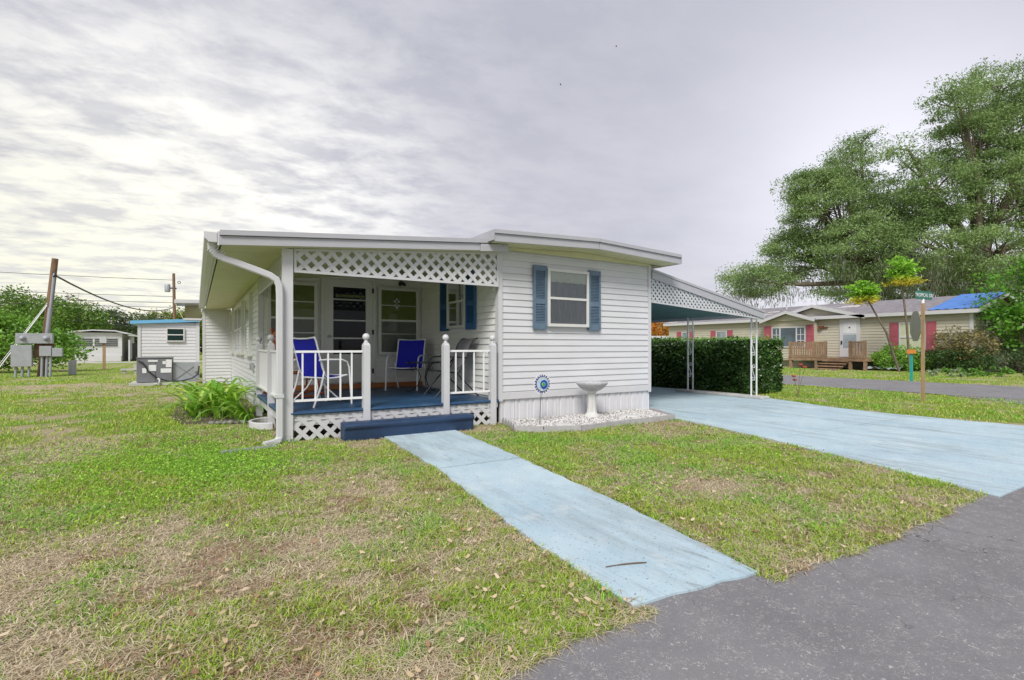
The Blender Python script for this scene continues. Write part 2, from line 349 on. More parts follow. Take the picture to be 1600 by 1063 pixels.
# blue painted concrete
BP = bpy.data.materials.new('blue_painted_concrete'); BP.use_nodes = True; k = N(BP.node_tree); b = BP.node_tree.nodes['Principled BSDF']
pos = k.n('ShaderNodeNewGeometry').outputs['Position']
mpx = k.n('ShaderNodeMapping'); BP.node_tree.links.new(pos, mpx.inputs[0]); mpx.inputs['Scale'].default_value = (2.4, .35, 1)
a1 = k.noise(pos, 1.1, 6, .65); a2 = k.noise(pos, 9, 6, .7); st = k.noise(mpx.outputs[0], 1.6, 5, .6); sp = k.noise(pos, 55, 3, .6)
c = k.mix(k.mr(a1, .3, .7), (.36, .49, .57), (.50, .62, .67)); c = k.mix(k.mr(a2, .45, .75, 0, .35), c, (.58, .66, .68))
c = k.mix(k.mr(st, .50, .66, 0, .55), c, (.29, .34, .36)); c = k.mix(k.mr(sp, .635, .68, 0, .8), c, (.07, .075, .07))
sm = k.noise(mpx.outputs[0], 5, 6, .8, 1.2); c = k.mix(k.math('MULTIPLY', k.mr(sm, .50, .62, 0, .55), k.mr(k.noise(pos, .9, 2, .5), .47, .60)), c, (.21, .24, .25))
pt = k.noise(pos, 3.1, 7, .72); c = k.mix(k.mr(pt, .56, .66, 0, .5), c, (.58, .62, .63))
k.put(b.inputs['Base Color'], c); b.inputs['Roughness'].default_value = .75; b.inputs['Specular IOR Level'].default_value = .3
bn = k.n('ShaderNodeBump'); bn.inputs['Strength'].default_value = .35; bn.inputs['Distance'].default_value = .006
BP.node_tree.links.new(k.noise(pos, 70, 5, .7), bn.inputs['Height']); BP.node_tree.links.new(bn.outputs[0], b.inputs['Normal'])
def wob(p, q_, n=18, a=.009):
    out = []; d = Vector((q_[0]-p[0], q_[1]-p[1])); nrm = Vector((-d.y, d.x)).normalized()
    for i in range(n):
        t = i/n; w = a*math.sin(i*1.7+p[0]*5)+random.uniform(-a, a)*.5 if i else 0
        out.append((p[0]+d.x*t+nrm.x*w, p[1]+d.y*t+nrm.y*w))
    return out
def slab(poly, z1, parent, name='slab', z0=-.05): return MB().prism(poly, 'z', z0, z1).build(name, BP, parent)
wk = thing('walkway', None, None, (2.4, 4.4, 0)); wk['kind'] = 'structure'
slab([(2.20, 7.05), (2.085, 4.825)][::1] and (wob((2.20, 7.0), (2.085, 4.828)) + wob((2.085, 4.828), (3.07, 4.822), 14, .006) + wob((3.07, 4.822), (3.27, 6.98)) + [(3.27, 7.0)]), .022, wk)
slab(wob((2.085, 4.815), (1.83, 2.76)) + wob((1.83, 2.76), (1.78, 1.79), 10) + wob((1.78, 1.79), (2.63, 1.70), 10, .01) + wob((2.63, 1.70), (2.86, 3.0), 10) + wob((2.86, 3.0), (3.07, 4.808)) + wob((3.07, 4.808), (2.085, 4.815), 14, .006), .016, wk)
dv = thing('driveway', None, None, (8.8, 5, 0)); dv['kind'] = 'structure'
def dvl(y): return float(np.interp(y, [1.45, 2.2, 3.1, 4.44, 6.1, 7.25, 40], [5.60, 5.92, 6.22, 6.66, 7.06, 7.45, 7.45]))
def dvr(y): return float(np.interp(y, [1.45, 4.28, 5.38, 7.46, 10, 40], [11.1, 10.95, 11.05, 11.83, 12.1, 12.1]))
yy = [1.50, 4.05, 6.55, 9.4, 12.5, 16, 20, 24]
for j in range(len(yy)-1):
    y0, y1 = yy[j]+.006, yy[j+1]-.006; mid = 9.05 if j else 8.6
    fn = [yy[j]+.006+(y1-y0)*t/10 for t in range(11)]
    wv = lambda y: .02*math.sin(y*5.1)+.012*math.sin(y*13)
    slab([(mid-.006, y0), (mid-.006, y1)]+[(dvl(y)+(wv(y) if y < 7 else 0), y) for y in reversed(fn)], .014, dv)
    slab([(mid+.006, y0)]+[(dvr(y)+wv(y), y) for y in fn]+[(mid+.006, y1)], .014, dv)

# ------------------------------------------------------------------ the mobile home
HX0, HX1, HY, PX0, PY = 4.20, 7.66, 7.23, 1.00, 10.63
home = thing('mobile_home', 'white single-storey mobile home with lap siding, blue shutters and covered corner porch', 'mobile home', (4.2, 9, 0))
def wallpart(x0, x1, y0, y1, z0, z1, m): return MB().box(x0, x1, y0, y1, z0, z1).build('wall', m, home)
w_front = wallpart(HX0+.01, HX1-.01, HY+.02, HY+.12, .38, 2.95, SIDE)
w_porchr = wallpart(HX0+.02, HX0+.12, HY+.13, PY, .38, 2.95, PORCHW)
w_back = wallpart(PX0+.02, HX0+.02, PY+.02, PY+.12, .38, 2.80, PORCHW)
w_side = wallpart(PX0+.02, PX0+.12, PY+.13, 19.5, .02, 2.56, SIDE)
w_proj = wallpart(.22, 1.0, 19.52, 19.62, .02, 2.50, SIDE)
w_right = wallpart(HX1-.12, HX1-.02, HY+.13, 24, .02, 2.9, SIDE)
w_projs = wallpart(.22, .32, 19.63, 24, .02, 2.5, SIDE)
C = .1085
def planks(parent, p0, p1, nrm, z0, z1, m, course=C):
    """lap siding: one bevelled board per course from p0 to p1, facing nrm"""
    p0, p1, nrm = Vector((*p0, 0)), Vector((*p1, 0)), Vector((*nrm, 0)); first = None; k = 0; z = z0
    while z < z1-.02:
        h = min(course, z1-z)
        if first is None or h < course-.001:
            prof = [(0, .007), (.017, .006), (.018, .013), (.004, h), (0, h)]
            vs = [p+nrm*a+Vector((0, 0, z+b_)) for p in (p0, p1) for a, b_ in prof]
            mb = MB().add(vs, [(0, 1, 2, 3, 4), (9, 8, 7, 6, 5)]+[(i, (i+1) % 5, 5+(i+1) % 5, 5+i) for i in range(5)])
            o = mb.build('siding_plank', m, parent)
            if first is None: first = o; fz = z
        else: copy_at(first, dz=z-fz)
        z += course; k += 1
planks(w_front, (HX0+.05, HY+.02), (HX1-.05, HY+.02), (0, -1), .505, 2.84, SIDE)
planks(w_porchr, (HX0+.02, HY+.10), (HX0+.02, PY), (-1, 0), .42, 2.90, PORCHW)
planks(w_back, (PX0+.05, PY+.02), (HX0+.015, PY+.02), (0, -1), .50, 2.75, PORCHW)
planks(w_side, (PX0+.02, PY+.10), (PX0+.02, 19.5), (-1, 0), .10, 2.50, SIDE)
planks(w_proj, (.25, 19.52), (1.0, 19.52), (0, -1), .10, 2.45, SIDE)
# corner boards, bottom trim
def part(name, m, *boxes, parent=None, bevel=0, label=None, kind=None):
    mb = MB()
    for b_ in boxes: mb.box(*b_)
    return mb.build(name, m, parent or home, bevel=bevel, label=label, kind=kind)
part('corner_board', TRIM, (HX0-.018, HX0+.06, HY-.012, HY+.10, .36, 2.86))
part('corner_board', TRIM, (HX1-.06, HX1+.012, HY-.012, HY+.10, .36, 2.86))
part('corner_board', TRIM, (PX0-.015, PX0+.075, PY-.012, PY+.10, .02, 2.56))
part('corner_board', TRIM, (.185, .26, 19.50, 19.62, .02, 2.5))
part('bottom_trim', TRIM, (HX0+.062, HX1-.062, HY-.016, HY+.018, .385, .50), bevel=.004)
# skirting panels with ribs
x = HX0+.02; i = 0; first = None
while x < HX1-.05:
    w = .286
    if x+w > HX1-.01: w = HX1-.01-x
    prof = [(0, 0), (.004, .0), (.004, .012), (.06, .012), (.07, -.004), (.10, -.004), (.11, .012), (w*.72, .012), (w*.76, .002), (w-.02, .002), (w-.014, .010), (w-.003, .010), (w-.003, 0)] if w > .2 else [(0, 0), (.004, .01), (w-.003, .01), (w-.003, 0)]
    poly = [(x+a, HY+.03-b_) for a, b_ in prof]+[(x+w-.003, HY+.05), (x, HY+.05)]
    MB().prism(poly, 'z', .0, .384).build('skirting_panel', SKIRT, home); x += w; i += 1
y = HY+.06
part('skirting_panel', SKIRT, (HX1-.03, HX1-.008, HY+.055, 24, 0, .384))

# windows -------------------------------------------------------
class WF:
    """wall frame: u along wall, n outward"""
    def __init__(s, o, u, n): s.o = Vector((*o, 0)); s.u = Vector((*u, 0)); s.n = Vector((*n, 0))
    def p(s, u, n, z): return s.o+s.u*u+s.n*n+Vector((0, 0, z))
    def box(s, mb, u0, u1, n0, n1, z0, z1):
        vs = [s.p(a, b_, c) for c in (z0, z1) for b_ in (n0, n1) for a in (u0, u1)]
        return mb.add(vs, [(0, 2, 3, 1), (4, 5, 7, 6), (0, 1, 5, 4), (2, 6, 7, 3), (0, 4, 6, 2), (1, 3, 7, 5)])
FR = WF((0, HY+.0), (1, 0), (0, -1)); PR_ = WF((HX0, 0), (0, 1), (-1, 0)); BK = WF((0, PY), (1, 0), (0, -1)); SD = WF((PX0, 0), (0, 1), (-1, 0))
def window(wf, u0, u1, z0, z1, parent, fw=.055, mid=.5, behind=(DARKIN,), frame=FRAME, mullion=False, thin=(), upn=.0):
    """frame boards proud of the siding, sash rails, two glass panes and what hangs behind them"""
    n1 = .060; w = WF.box
    root = MB()
    w(wf, root, u0, u0+fw, -.02, n1, z0, z1); w(wf, root, u1-fw, u1, -.02, n1, z0, z1)
    w(wf, root, u0+fw, u1-fw, -.02, n1, z1-fw, z1); w(wf, root, u0+fw, u1-fw, -.02, n1+.015, z0, z0+fw)
    win = root.build('window', frame, parent)
    a0, a1, b0, b1 = u0+fw, u1-fw, z0+fw, z1-fw; zm = b0+(b1-b0)*mid
    mb = MB(); w(wf, mb, a0, a1, .02, .056, zm-.02, zm+.02); mb.build('meeting_rail', frame, win)
    if mullion: mb = MB(); um = (a0+a1)/2; w(wf, mb, um-.04, um+.04, .0, n1-.003, b0, b1); mb.build('mullion', frame, win)
    for t in thin: mb = MB(); w(wf, mb, a0, a1, .034, .050, t-.010, t+.010); mb.build('muntin', ALU, win)
    for (c0, c1, nn) in ((b0, zm-.021, .044), (zm+.021, b1, .050)):
        mb = MB(); mb.add([wf.p(a0, nn-.004, c0), wf.p(a1, nn-.004, c0), wf.p(a1, nn-.004, c1), wf.p(a0, nn-.004, c1)], [(0, 1, 2, 3)]); mb.build('pane', GLASS, win)
    for bh in behind:
        m, c0, c1 = bh if len(bh) == 3 else (bh[0], 0, 1)
        nn = .030 if m is DARKIN else .034
        mb = MB()
        if m in (CURT, ):
            nn_ = 60; vs = []
            for i in range(nn_+1):
                u = a0+(a1-a0)*i/nn_; dn = .028+.006*math.sin(i*1.15)+.004*math.sin(i*.53+1)
                vs += [wf.p(u, dn, b0+(b1-b0)*c0), wf.p(u, dn, b0+(b1-b0)*c1)]
            mb.add(vs, [(2*i, 2*i+2, 2*i+3, 2*i+1) for i in range(nn_)], True); mb.build('curtain', m, win)
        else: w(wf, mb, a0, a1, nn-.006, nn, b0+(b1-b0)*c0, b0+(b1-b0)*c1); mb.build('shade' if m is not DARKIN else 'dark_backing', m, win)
    return win
window(FR, 5.137, 6.045, 1.60, 2.60, w_front, .05, .49, ((CURT, 0, .82), (CURTW, .80, 1)))
window(PR_, 8.38, 9.16, 1.60, 2.60, w_porchr, .045, .49, ((DARKIN, 0, .52), (SHADE, .5, 1)))
window(BK, 3.24, 4.13, 1.08, 2.50, w_back, .06, .51, ((SHADEG, 0, .5), (SHADE, .5, 1)), thin=(2.12, 1.52))
window(BK, 1.14, 2.03, 1.08, 2.50, w_back, .06, .51, ((SHADEG, 0, .5), (SHADE, .5, 1)), thin=(2.12, 1.52))
window(SD, 12.0, 13.2, 1.05, 2.36, w_side, .07, .5, ((DARKIN, 0, .5), (SHADEG, .5, 1)))
window(SD, 14.2, 17.0, 1.05, 2.36, w_side, .07, .5, ((DARKIN, 0, .5), (SHADEG, .5, 1)), mullion=True)
window(SD, 18.0, 19.2, 1.05, 2.36, w_side, .07, .5, ((DARKIN, 0, 1),))
# suncatcher stuck inside right porch window
sc = MB(); cx, cz = 3.63, 2.16; yv = PY-.062
for (dx, dz) in ((-.045, .05), (.045, .05), (-.045, -.04), (.045, -.04), (0, .095), (-.0, -.085)):
    sc.lathe([(0, 0), (.026, 0), (.026, .003), (0, .003)], (0, 0, 0), 10); n_ = 40
    for i in range(len(sc.v)-40, len(sc.v)): a, b_, c_ = sc.v[i]; sc.v[i] = (cx+dx+a, yv-c_, cz+dz+b_)
sc.bar((cx-.06, yv, cz+.06), (cx+.06, yv, cz-.06), .012, .006); sc.bar((cx+.06, yv-.003, cz+.06), (cx-.06, yv-.003, cz-.06), .012, .006)
sc.bar((cx-.06, yv, cz-.14), (cx+.06, yv, cz-.12), .03, .006)
sc.build('window_ornament', TRIM, None, 'white cross-shaped ornament stuck on the right porch window', 'window ornament')
# shutters with louvres
def shutter(wf, u0, u1, z0, z1, parent, m):
    mb = MB(); w = WF.box; s_ = .045; zm = z0+(z1-z0)*.44
    w(wf, mb, u0, u0+s_, .012, .045, z0, z1); w(wf, mb, u1-s_, u1, .012, .045, z0, z1)
    for a, b_ in ((z0, z0+.12), (zm-.045, zm+.045), (z1-.09, z1)): w(wf, mb, u0+s_, u1-s_, .012, .043, a, b_)
    w(wf, mb, u0+s_, u1-s_, .012, .020, z0+.12, z1-.09)
    sh = mb.build('shutter', m, parent); first = None
    for a, b_ in ((z0+.125, zm-.05), (zm+.05, z1-.095)):
        z = a
        while z < b_-.012:
            if first is None:
                mb = MB(); vs = [wf.p(u, n, zz_) for u in (u0+s_, u1-s_) for n, zz_ in ((.020, z+.022), (.038, z), (.040, z+.004), (.022, z+.026))]
                mb.add(vs, [(0, 1, 2, 3), (7, 6, 5, 4)]+[(i, (i+1) % 4, 4+(i+1) % 4, 4+i) for i in range(4)]); first = mb.build('louvre', m, sh); fz = z
            else: copy_at(first, dz=z-fz)
            z += .027
shutter(FR, 4.849, 5.128, 1.545, 2.635, w_front, SHUT); shutter(FR, 6.056, 6.335, 1.545, 2.635, w_front, SHUT)
shutter(PR_, 8.02, 8.37, 1.56, 2.62, w_porchr, SHUTD); shutter(PR_, 9.17, 9.52, 1.56, 2.62, w_porchr, SHUTD)
# storm door
dw = MB(); w = WF.box
w(BK, dw, 2.10, 2.155, -.01, .07, .51, 2.66); w(BK, dw, 3.12, 3.175, -.01, .07, .51, 2.66); w(BK, dw, 2.155, 3.12, -.01, .07, 2.60, 2.66)
part_df = dw.build('door_frame', FRAME, home)
dd = MB(); a0, a1, z0, z1 = 2.158, 3.117, .53, 2.597
w(BK, dd, a0, a0+.17, .02, .055, z0, z1); w(BK, dd, a1-.14, a1, .02, .055, z0, z1); w(BK, dd, a0+.17, a1-.14, .02, .055, z1-.15, z1); w(BK, dd, a0+.17, a1-.14, .02, .055, z0, 1.10)
w(BK, dd, a0+.22, a1-.19, .055, .060, .62, 1.02)
DOORM = mat('door_paint', (.66, .66, .64), .45, .06, 3, dirt=(.5, .5, .45), dirt_amt=.3)
door = dd.build('door', DOORM, home)
b0, b1 = a0+.17, a1-.14
for zc in (2.20, 1.78, 1.42): mb = MB(); w(BK, mb, b0, b1, .034, .050, zc-.014, zc+.014); mb.build('muntin', ALU, door)
for c0, c1 in ((1.10, 1.406), (1.434, 1.766), (1.794, 2.186), (2.214, z1-.15)):
    mb = MB(); mb.add([BK.p(b0, .042, c0), BK.p(b1, .042, c0), BK.p(b1, .042, c1), BK.p(b0, .042, c1)], [(0, 1, 2, 3)]); mb.build('pane', GLASS, door)
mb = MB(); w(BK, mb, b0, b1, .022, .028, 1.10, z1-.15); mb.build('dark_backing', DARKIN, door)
mb = MB(); w(BK, mb, b0+.05, b1-.03, .029, .038, 2.25, 2.30); w(BK, mb, b0+.06, b0+.075, .029, .040, 2.23, 2.32); w(BK, mb, b1-.09, b1-.075, .029, .040, 2.23, 2.32); mb.build('closer_bar', SHADE, door)
mb = MB(); mb.lathe([(0, 0), (.028, .0), (.028, .008), (.012, .012), (.012, .03), (.028, .038), (.026, .055), (0, .062)], (0, 0, 0), 14)
mb.v = [(a0+.085+p[0], PY-.055-p[2], 1.46+p[1]) for p in mb.v]; mb.build('door_knob', ALU, door)
for zc in (.75, 1.55, 2.4): mb = MB(); w(BK, mb, a1-.015, a1+.02, .056, .080, zc-.05, zc+.05); mb.build('hinge', DMET, door)
part('sill_board', ORW, (PX0+.08, 3.62, PY-.10, PY+.005, .402, .498), bevel=.004)
part('sill_board', ORW, (3.625, HX0-.005, PY-.10, PY+.005, .402, .494), bevel=.004)
part('porch_frieze', SOFFIT, (PX0+.08, HX0-.002, PY-.026, PY+.018, 2.67, 2.80))  # wall band above the windows; the soffit colour paints its greenish shade
# vent on side wall
vb = MB(); SD.box(vb, 11.6, 11.9, .0, .05, .78, .92); 
for i in range(4): SD.box(vb, 11.62, 11.88, .05, .065, .795+.03*i, .81+.03*i)
vb.build('wall_vent', GREYM, home)
# porch wall lamp
lamp = thing('wall_lamp', 'black porch wall lamp with a clear bulb above the right porch window', 'wall lamp', (3.73, PY-.02, 2.58))
mb = MB(); mb.lathe([(0, 0), (.05, 0), (.05, .02), (.0, .025)], (0, 0, 0), 16); mb.v = [(3.73+p[0], PY-.02-p[2], 2.60+p[1]) for p in mb.v]; mb.build('mounting_plate', DMET, lamp)
mb = MB(); mb.tube([(3.73, PY-.04, 2.60), (3.73, PY-.10, 2.62), (3.73, PY-.12, 2.58)], .012, 8); mb.lathe([(.02, .05), (.06, .03), (.075, -.03), (.07, -.03), (.05, .02), (.0, .03)], (3.73, PY-.13, 2.57), 16); mb.build('lamp_hood', DMET, lamp)
mb = MB(); mb.lathe([(0, -.045), (.02, -.04), (.033, -.012), (.025, .02), (.012, .035), (0, .036)], (3.73, PY-.13, 2.55), 12); mb.build('bulb', TRIM, lamp)

# ---- main roof
FY = 6.80
def rooftop(x): return 3.035+.085*max(0, 1-abs(x-5.95)/2.1)
roof = MB()
xsn = [3.86, 4.9, 5.4, 5.95, 6.5, 7.0, 8.02]
poly = [(x, rooftop(x)-.012) for x in xsn]+[(x, rooftop(x)-.05) for x in reversed(xsn)]
roof.prism(poly, 'y', FY+.012, 24); rf = roof.build('roof', ROOFW, home)
sof = MB(); 
def sofz(x): return rooftop(x)-.175
mb = MB().prism([(x, sofz(x)+.012) for x in xsn]+[(x, sofz(x)+.02) for x in reversed(xsn)], 'y', FY+.012, HY+.30); mb.build('groove_shade_backing', BARK, rf)  # dark brown sheet paints the shade in the grooves between soffit panels
x = 3.885; first = None
while x < 7.98:   # soffit panels with grooves between
    x2 = min(x+.112, 7.995); mb = MB(); za, zb = sofz(x), sofz(x2)
    mb.add([(x, FY+.025, za), (x2, FY+.025, zb), (x2, HY+.02, zb), (x, HY+.02, za), (x, FY+.025, za+.011), (x2, FY+.025, zb+.011), (x2, HY+.02, zb+.011), (x, HY+.02, za+.011)],
           [(3, 2, 1, 0), (4, 5, 6, 7), (0, 1, 5, 4), (1, 2, 6, 5), (2, 3, 7, 6), (3, 0, 4, 7)])
    mb.build('soffit_panel', SOFFIT, rf); x += .126
for (xa, xb) in ((3.86, 5.945), (5.955, 8.02)):
    seg = [xa+(xb-xa)*t/4 for t in range(5)]
    MB().prism([(x, rooftop(x)-.062) for x in seg]+[(x, sofz(x)-.004) for x in reversed(seg)], 'y', FY-.012, FY+.010).build('fascia', ROOFW, rf)
    MB().prism([(x, rooftop(x)) for x in seg]+[(x, rooftop(x)-.058) for x in reversed(seg)], 'y', FY-.038, FY+.008).build('drip_edge', ROOFW, rf)
MB().box(3.838, 3.858, FY-.028, 24, 2.872, 3.03).build('fascia', ROOFW, rf)
MB().box(8.022, 8.042, FY-.028, 24, 2.858, 3.02).build('fascia', ROOFW, rf)
MB().box(7.68, 8.018, HY+.03, 24, 2.852, 2.864).build('side_soffit', SOFFIT, rf)
seg = [4.24+(7.62-4.24)*t/10 for t in range(11)]
MB().prism([(x, sofz(x)-.003) for x in seg]+[(x, min(2.835, sofz(x)-.02)) for x in reversed(seg)], 'y', HY-.020, HY+.0).build('frieze_board', SOFFIT, home)

# ---- porch / side roof (slopes up towards the main roof)
GY = 7.00
def pz(x): return 2.63+.0795*(x-.24)     # top
pr = MB().prism([(.24, pz(.24)-.012), (3.99, pz(3.99)-.012), (3.99, pz(3.99)-.05), (.24, pz(.24)-.05)], 'y', GY+.012, 19.75).build('porch_roof', ROOFW, home)
def roofslab(x0, x1, dz0, dz1, y0, y1, name, m, parent=pr):
    return MB().prism([(x0, pz(x0)-dz0), (x1, pz(x1)-dz0), (x1, pz(x1)-dz1), (x0, pz(x0)-dz1)], 'y', y0, y1).build(name, m, parent)
roofslab(.24, 4.0, 0, .060, GY-.040, GY+.008, 'drip_edge', ROOFW)
roofslab(.24, 3.72, .066, .172, GY-.012, GY+.010, 'fascia', ROOFW); roofslab(3.724, 4.22, .075, .185, GY-.032, GY+.010, 'fascia', ROOFW)
# ceiling pans
y = GY+.02; 
while y < 19.7:
    y2 = min(y+.60, 19.72); roofslab(.26, 1.0 if y > PY+.1 else HX0-.0, .150, .166, y, y2-.008, 'ceiling_panel', SOFFIT); y += .60
roofslab(.26, HX0, .14, .148, GY+.02, 19.7, 'ceiling_backing', SOFFIT)
# side fascia + gutter
MB().box(.216, .238, GY-.01, 19.74, 2.45, 2.615).build('fascia', TRIM, pr)
gp = [(.214, 2.60), (.214, 2.48), (.13, 2.48), (.085, 2.53), (.08, 2.60), (.088, 2.60), (.095, 2.535), (.135, 2.490), (.205, 2.490), (.205, 2.60)]
g = MB().prism(gp, 'y', GY-.01, 19.74); g.prism([(.082, 2.598), (.212, 2.598), (.212, 2.484), (.13, 2.484), (.085, 2.53)], 'y', GY-.016, GY-.011); gut = g.build('gutter', TRIM, pr)
for yb in (8.2, 9.8, 11.6, 13.6, 16, 18.4): MB().box(.083, .213, yb, yb+.02, 2.597, 2.603).build('gutter_strap', DMET, gut)
ds = MB()
path = [(.155, 7.10, 2.49), (.16, 7.12, 2.42), (.20, 7.13, 2.36), (.30, 7.135, 2.315), (.45, 7.14, 2.27), (.66, 7.14, 2.20), (.80, 7.14, 2.15), (.875, 7.14, 2.10), (.905, 7.14, 2.02), (.91, 7.14, 1.9), (.91, 7.14, .30), (.91, 7.14, .10), (.88, 7.12, .05), (.80, 7.08, .035), (.72, 7.04, .03)]
def rect_tube(mb, pts, wx, wy):
    pts = [Vector(p) for p in pts]; vs = []
    for i, p in enumerate(pts):
        d = (pts[min(i+1, len(pts)-1)]-pts[max(i-1, 0)]).normalized(); yv_ = Vector((0, 1, 0)); yv_ = (yv_-d*yv_.dot(d)).normalized(); xv = yv_.cross(d)
        vs += [p+xv*a*wx/2+yv_*b_*wy/2 for a, b_ in ((-1, -.7), (-.7, -1), (.7, -1), (1, -.7), (1, .7), (.7, 1), (-.7, 1), (-1, .7))]
    n = 8; mb.add(vs, [(i*n+k, i*n+(k+1) % n, (i+1)*n+(k+1) % n, (i+1)*n+k) for i in range(len(pts)-1) for k in range(n)]+[tuple(range(7, -1, -1)), tuple(range(len(vs)-8, len(vs)))])
rect_tube(ds, path, .082, .065); dsp = ds.build('downspout', TRIM, home)
for i in range(6):
    t = i/6; p = Vector(path[1]).lerp(Vector(path[3]), t); MB().bar(p+Vector((-.05, -.0, -.03)), p+Vector((.03, 0, .055)), .075, .008).build('crimp', TRIM, dsp)
MB().box(.862, .958, 7.10, 7.18, .60, .64).build('bracket', TRIM, dsp)
# end of house: rear canopy over the utility side
can = thing('rear_canopy', 'white sheet-metal canopy projecting from the far left end of the home', 'canopy', (-.2, 21.3, 2.2))
MB().prism([(-.62, 2.84), (.16, 2.86), (.16, 2.75), (-.62, 2.72)], 'y', 20.6, 22.2).build('canopy_roof', TRIM, can)
MB().add([(-.60, 20.62, 2.72), (-.60, 22.18, 2.72), (-.38, 22.18, 2.20), (-.38, 20.62, 2.20), (-.58, 20.62, 2.72), (-.58, 22.18, 2.72), (-.36, 22.18, 2.20), (-.36, 20.62, 2.20)], [(0, 1, 2, 3), (7, 6, 5, 4), (0, 4, 5, 1), (3, 2, 6, 7), (0, 3, 7, 4), (1, 5, 6, 2)]).build('side_panel', SOFFIT, can)
MB().box(-.34, .16, 22.1, 22.18, 2.20, 2.74).build('back_panel', SOFFIT, can); MB().box(-.36, .16, 20.62, 20.70, 2.16, 2.22).build('lower_rail', TRIM, can)

# ------------------------------------------------------------------ porch
porch = thing('porch_deck', 'raised navy painted porch deck with white posts, railings and lattice skirting', 'porch', (2.6, 8.9, 0))
part('deck_floor', NAVY, (PX0+.01, HX0-.02, HY+.04, PY-.1, .352, .400), parent=porch)
nos = MB().prism([(HY+.04, .400), (HY-.03, .400), (HY-.055, .388), (HY-.06, .372), (HY-.05, .356), (HY+.04, .352)], 'x', PX0+.05, HX0-.03); nos.build('deck_nosing', NAVY, porch)
part('deck_nosing', NAVY, (PX0-.07, PX0+.008, HY+.06, PY-.02, .352, .398), parent=porch, bevel=.008)
part('rim_board', TRIM, (PX0+.07, HX0-.03, HY-.012, HY+.02, .27, .350), parent=porch)
part('rim_board', TRIM, (PX0-.03, PX0, HY+.08, PY-.03, .22, .350), parent=porch)
part('deck_joist', BARK, (PX0+.1, HX0-.1, HY+.5, HY+.6, .0, .350), parent=porch)
# corner post (split base)
cp = MB(); cp.box(PX0-.055, PX0+.075, HY-.055, HY+.075, .09, 2.52)
for a, b_, zt in ((-.055, -.02, .0), (-.018, .012, .04), (.014, .040, .02), (.043, .075, .05)): cp.box(PX0+a, PX0+b_, HY-.055, HY-.030, zt, .088)
cp.box(PX0-.05, PX0+.07, HY-.028, HY+.07, .0, .088)
cp.build('corner_post', TRIM, porch)
def rail_post(x, y, zb=0.0):
    h = .047; mb = MB().box(x-h, x+h, y-h, y+h, zb, 1.27)
    mb.add([(x-h, y-h, 1.27), (x+h, y-h, 1.27), (x+h, y+h, 1.27), (x-h, y+h, 1.27), (x-.032, y-.032, 1.305), (x+.032, y-.032, 1.305), (x+.032, y+.032, 1.305), (x-.032, y+.032, 1.305)], [(0, 1, 5, 4), (1, 2, 6, 5), (2, 3, 7, 6), (3, 0, 4, 7), (4, 5, 6, 7)])
    p = mb.build('railing_post', TRIM, porch)
    mb = MB(); mb.lathe([(.030, 1.305), (.034, 1.318), (.022, 1.330), (.024, 1.342)]+[(.051*math.sin(t), 1.388-.051*math.cos(t)) for t in [.45+i*(math.pi-.45)/10 for i in range(11)]], (x, y, 0), 16); mb.build('ball_finial', TRIM, p)
for x_ in (2.03, 3.24, 4.06): rail_post(x_, HY-.03)
rail_post(.97, 8.55); rail_post(.97, 10.28, .0)
def railing(p0, p1, ub):
    a, b_ = Vector((*p0, 0)), Vector((*p1, 0)); r = MB(); 
    r.bar(a+Vector((0, 0, 1.185)), b_+Vector((0, 0, 1.185)), .035, .03); top = r.build('rail', WMET, porch)
    MB().bar(a+Vector((0, 0, .54)), b_+Vector((0, 0, .54)), .03, .03).build('rail', WMET, porch)
    for t in ub:
        p = a.lerp(b_, t); MB().box(p.x-.010, p.x+.010, p.y-.010, p.y+.010, .556, 1.169).build('baluster', WMET, porch)
railing((PX0+.08, HY-.01), (1.98, HY-.01), (.13, .31, .49, .67, .84)); railing((3.29, HY-.01), (4.01, HY-.01), (.18, .36, .62, .86))
railing((.97, HY+.1), (.97, 8.50), [i/10 for i in range(1, 10)]); railing((.97, 8.60), (.97, 10.23), [i/12 for i in range(1, 12)])
# lattice maker -------------------------------------------------
def clipline(p, d, poly):
    t0, t1 = -1e9, 1e9
    for i in range(len(poly)):
        a = Vector(poly[i]); b_ = Vector(poly[(i+1) % len(poly)]); e = b_-a; nr = Vector((-e.y, e.x))   # inside for CCW
        den = nr.dot(d); num = nr.dot(a-p)
        if abs(den) < 1e-9:
            if num > 0: return None
            continue
        t = num/den
        if den > 0: t0 = max(t0, t)
        else: t1 = min(t1, t)
    return (t0, t1) if t1-t0 > .015 else None
def lattice(parent, wf, poly, pitch, wd, m, n0=0, thk=.006, phase=0):
    """individual strips in two crossing layers, clipped to a convex CCW polygon in (u,z)"""
    us = [p[0] for p in poly]; zs = [p[1] for p in poly]
    for lay, dd_ in ((0, Vector((1, 1)).normalized()), (1, Vector((1, -1)).normalized())):
        s_ = min(us)-(max(zs)-min(zs))-pitch+phase
        while s_ < max(us)+(max(zs)-min(zs))+pitch:
            p = Vector((s_, min(zs) if lay == 0 else min(zs))); r = clipline(p, dd_, poly)
            if r:
                a, b_ = p+dd_*r[0], p+dd_*r[1]; nn = n0+lay*(thk+.0008); nv = Vector((-dd_.y, dd_.x))*wd/2
                vs = [wf.p(c.x, n_, c.y) for n_ in (nn, nn+thk) for c in (a-nv, a+nv, b_+nv, b_-nv)]
                MB().add(vs, [(0, 1, 2, 3), (7, 6, 5, 4), (0, 4, 5, 1), (1, 5, 6, 2), (2, 6, 7, 3), (3, 7, 4, 0)]).build('lattice_strip', m, parent)
            s_ += pitch
x0, x1 = PX0+.09, HX0-.03; zb = 2.255
zt0, zt1 = pz(x0)-.20, pz(x1)-.20
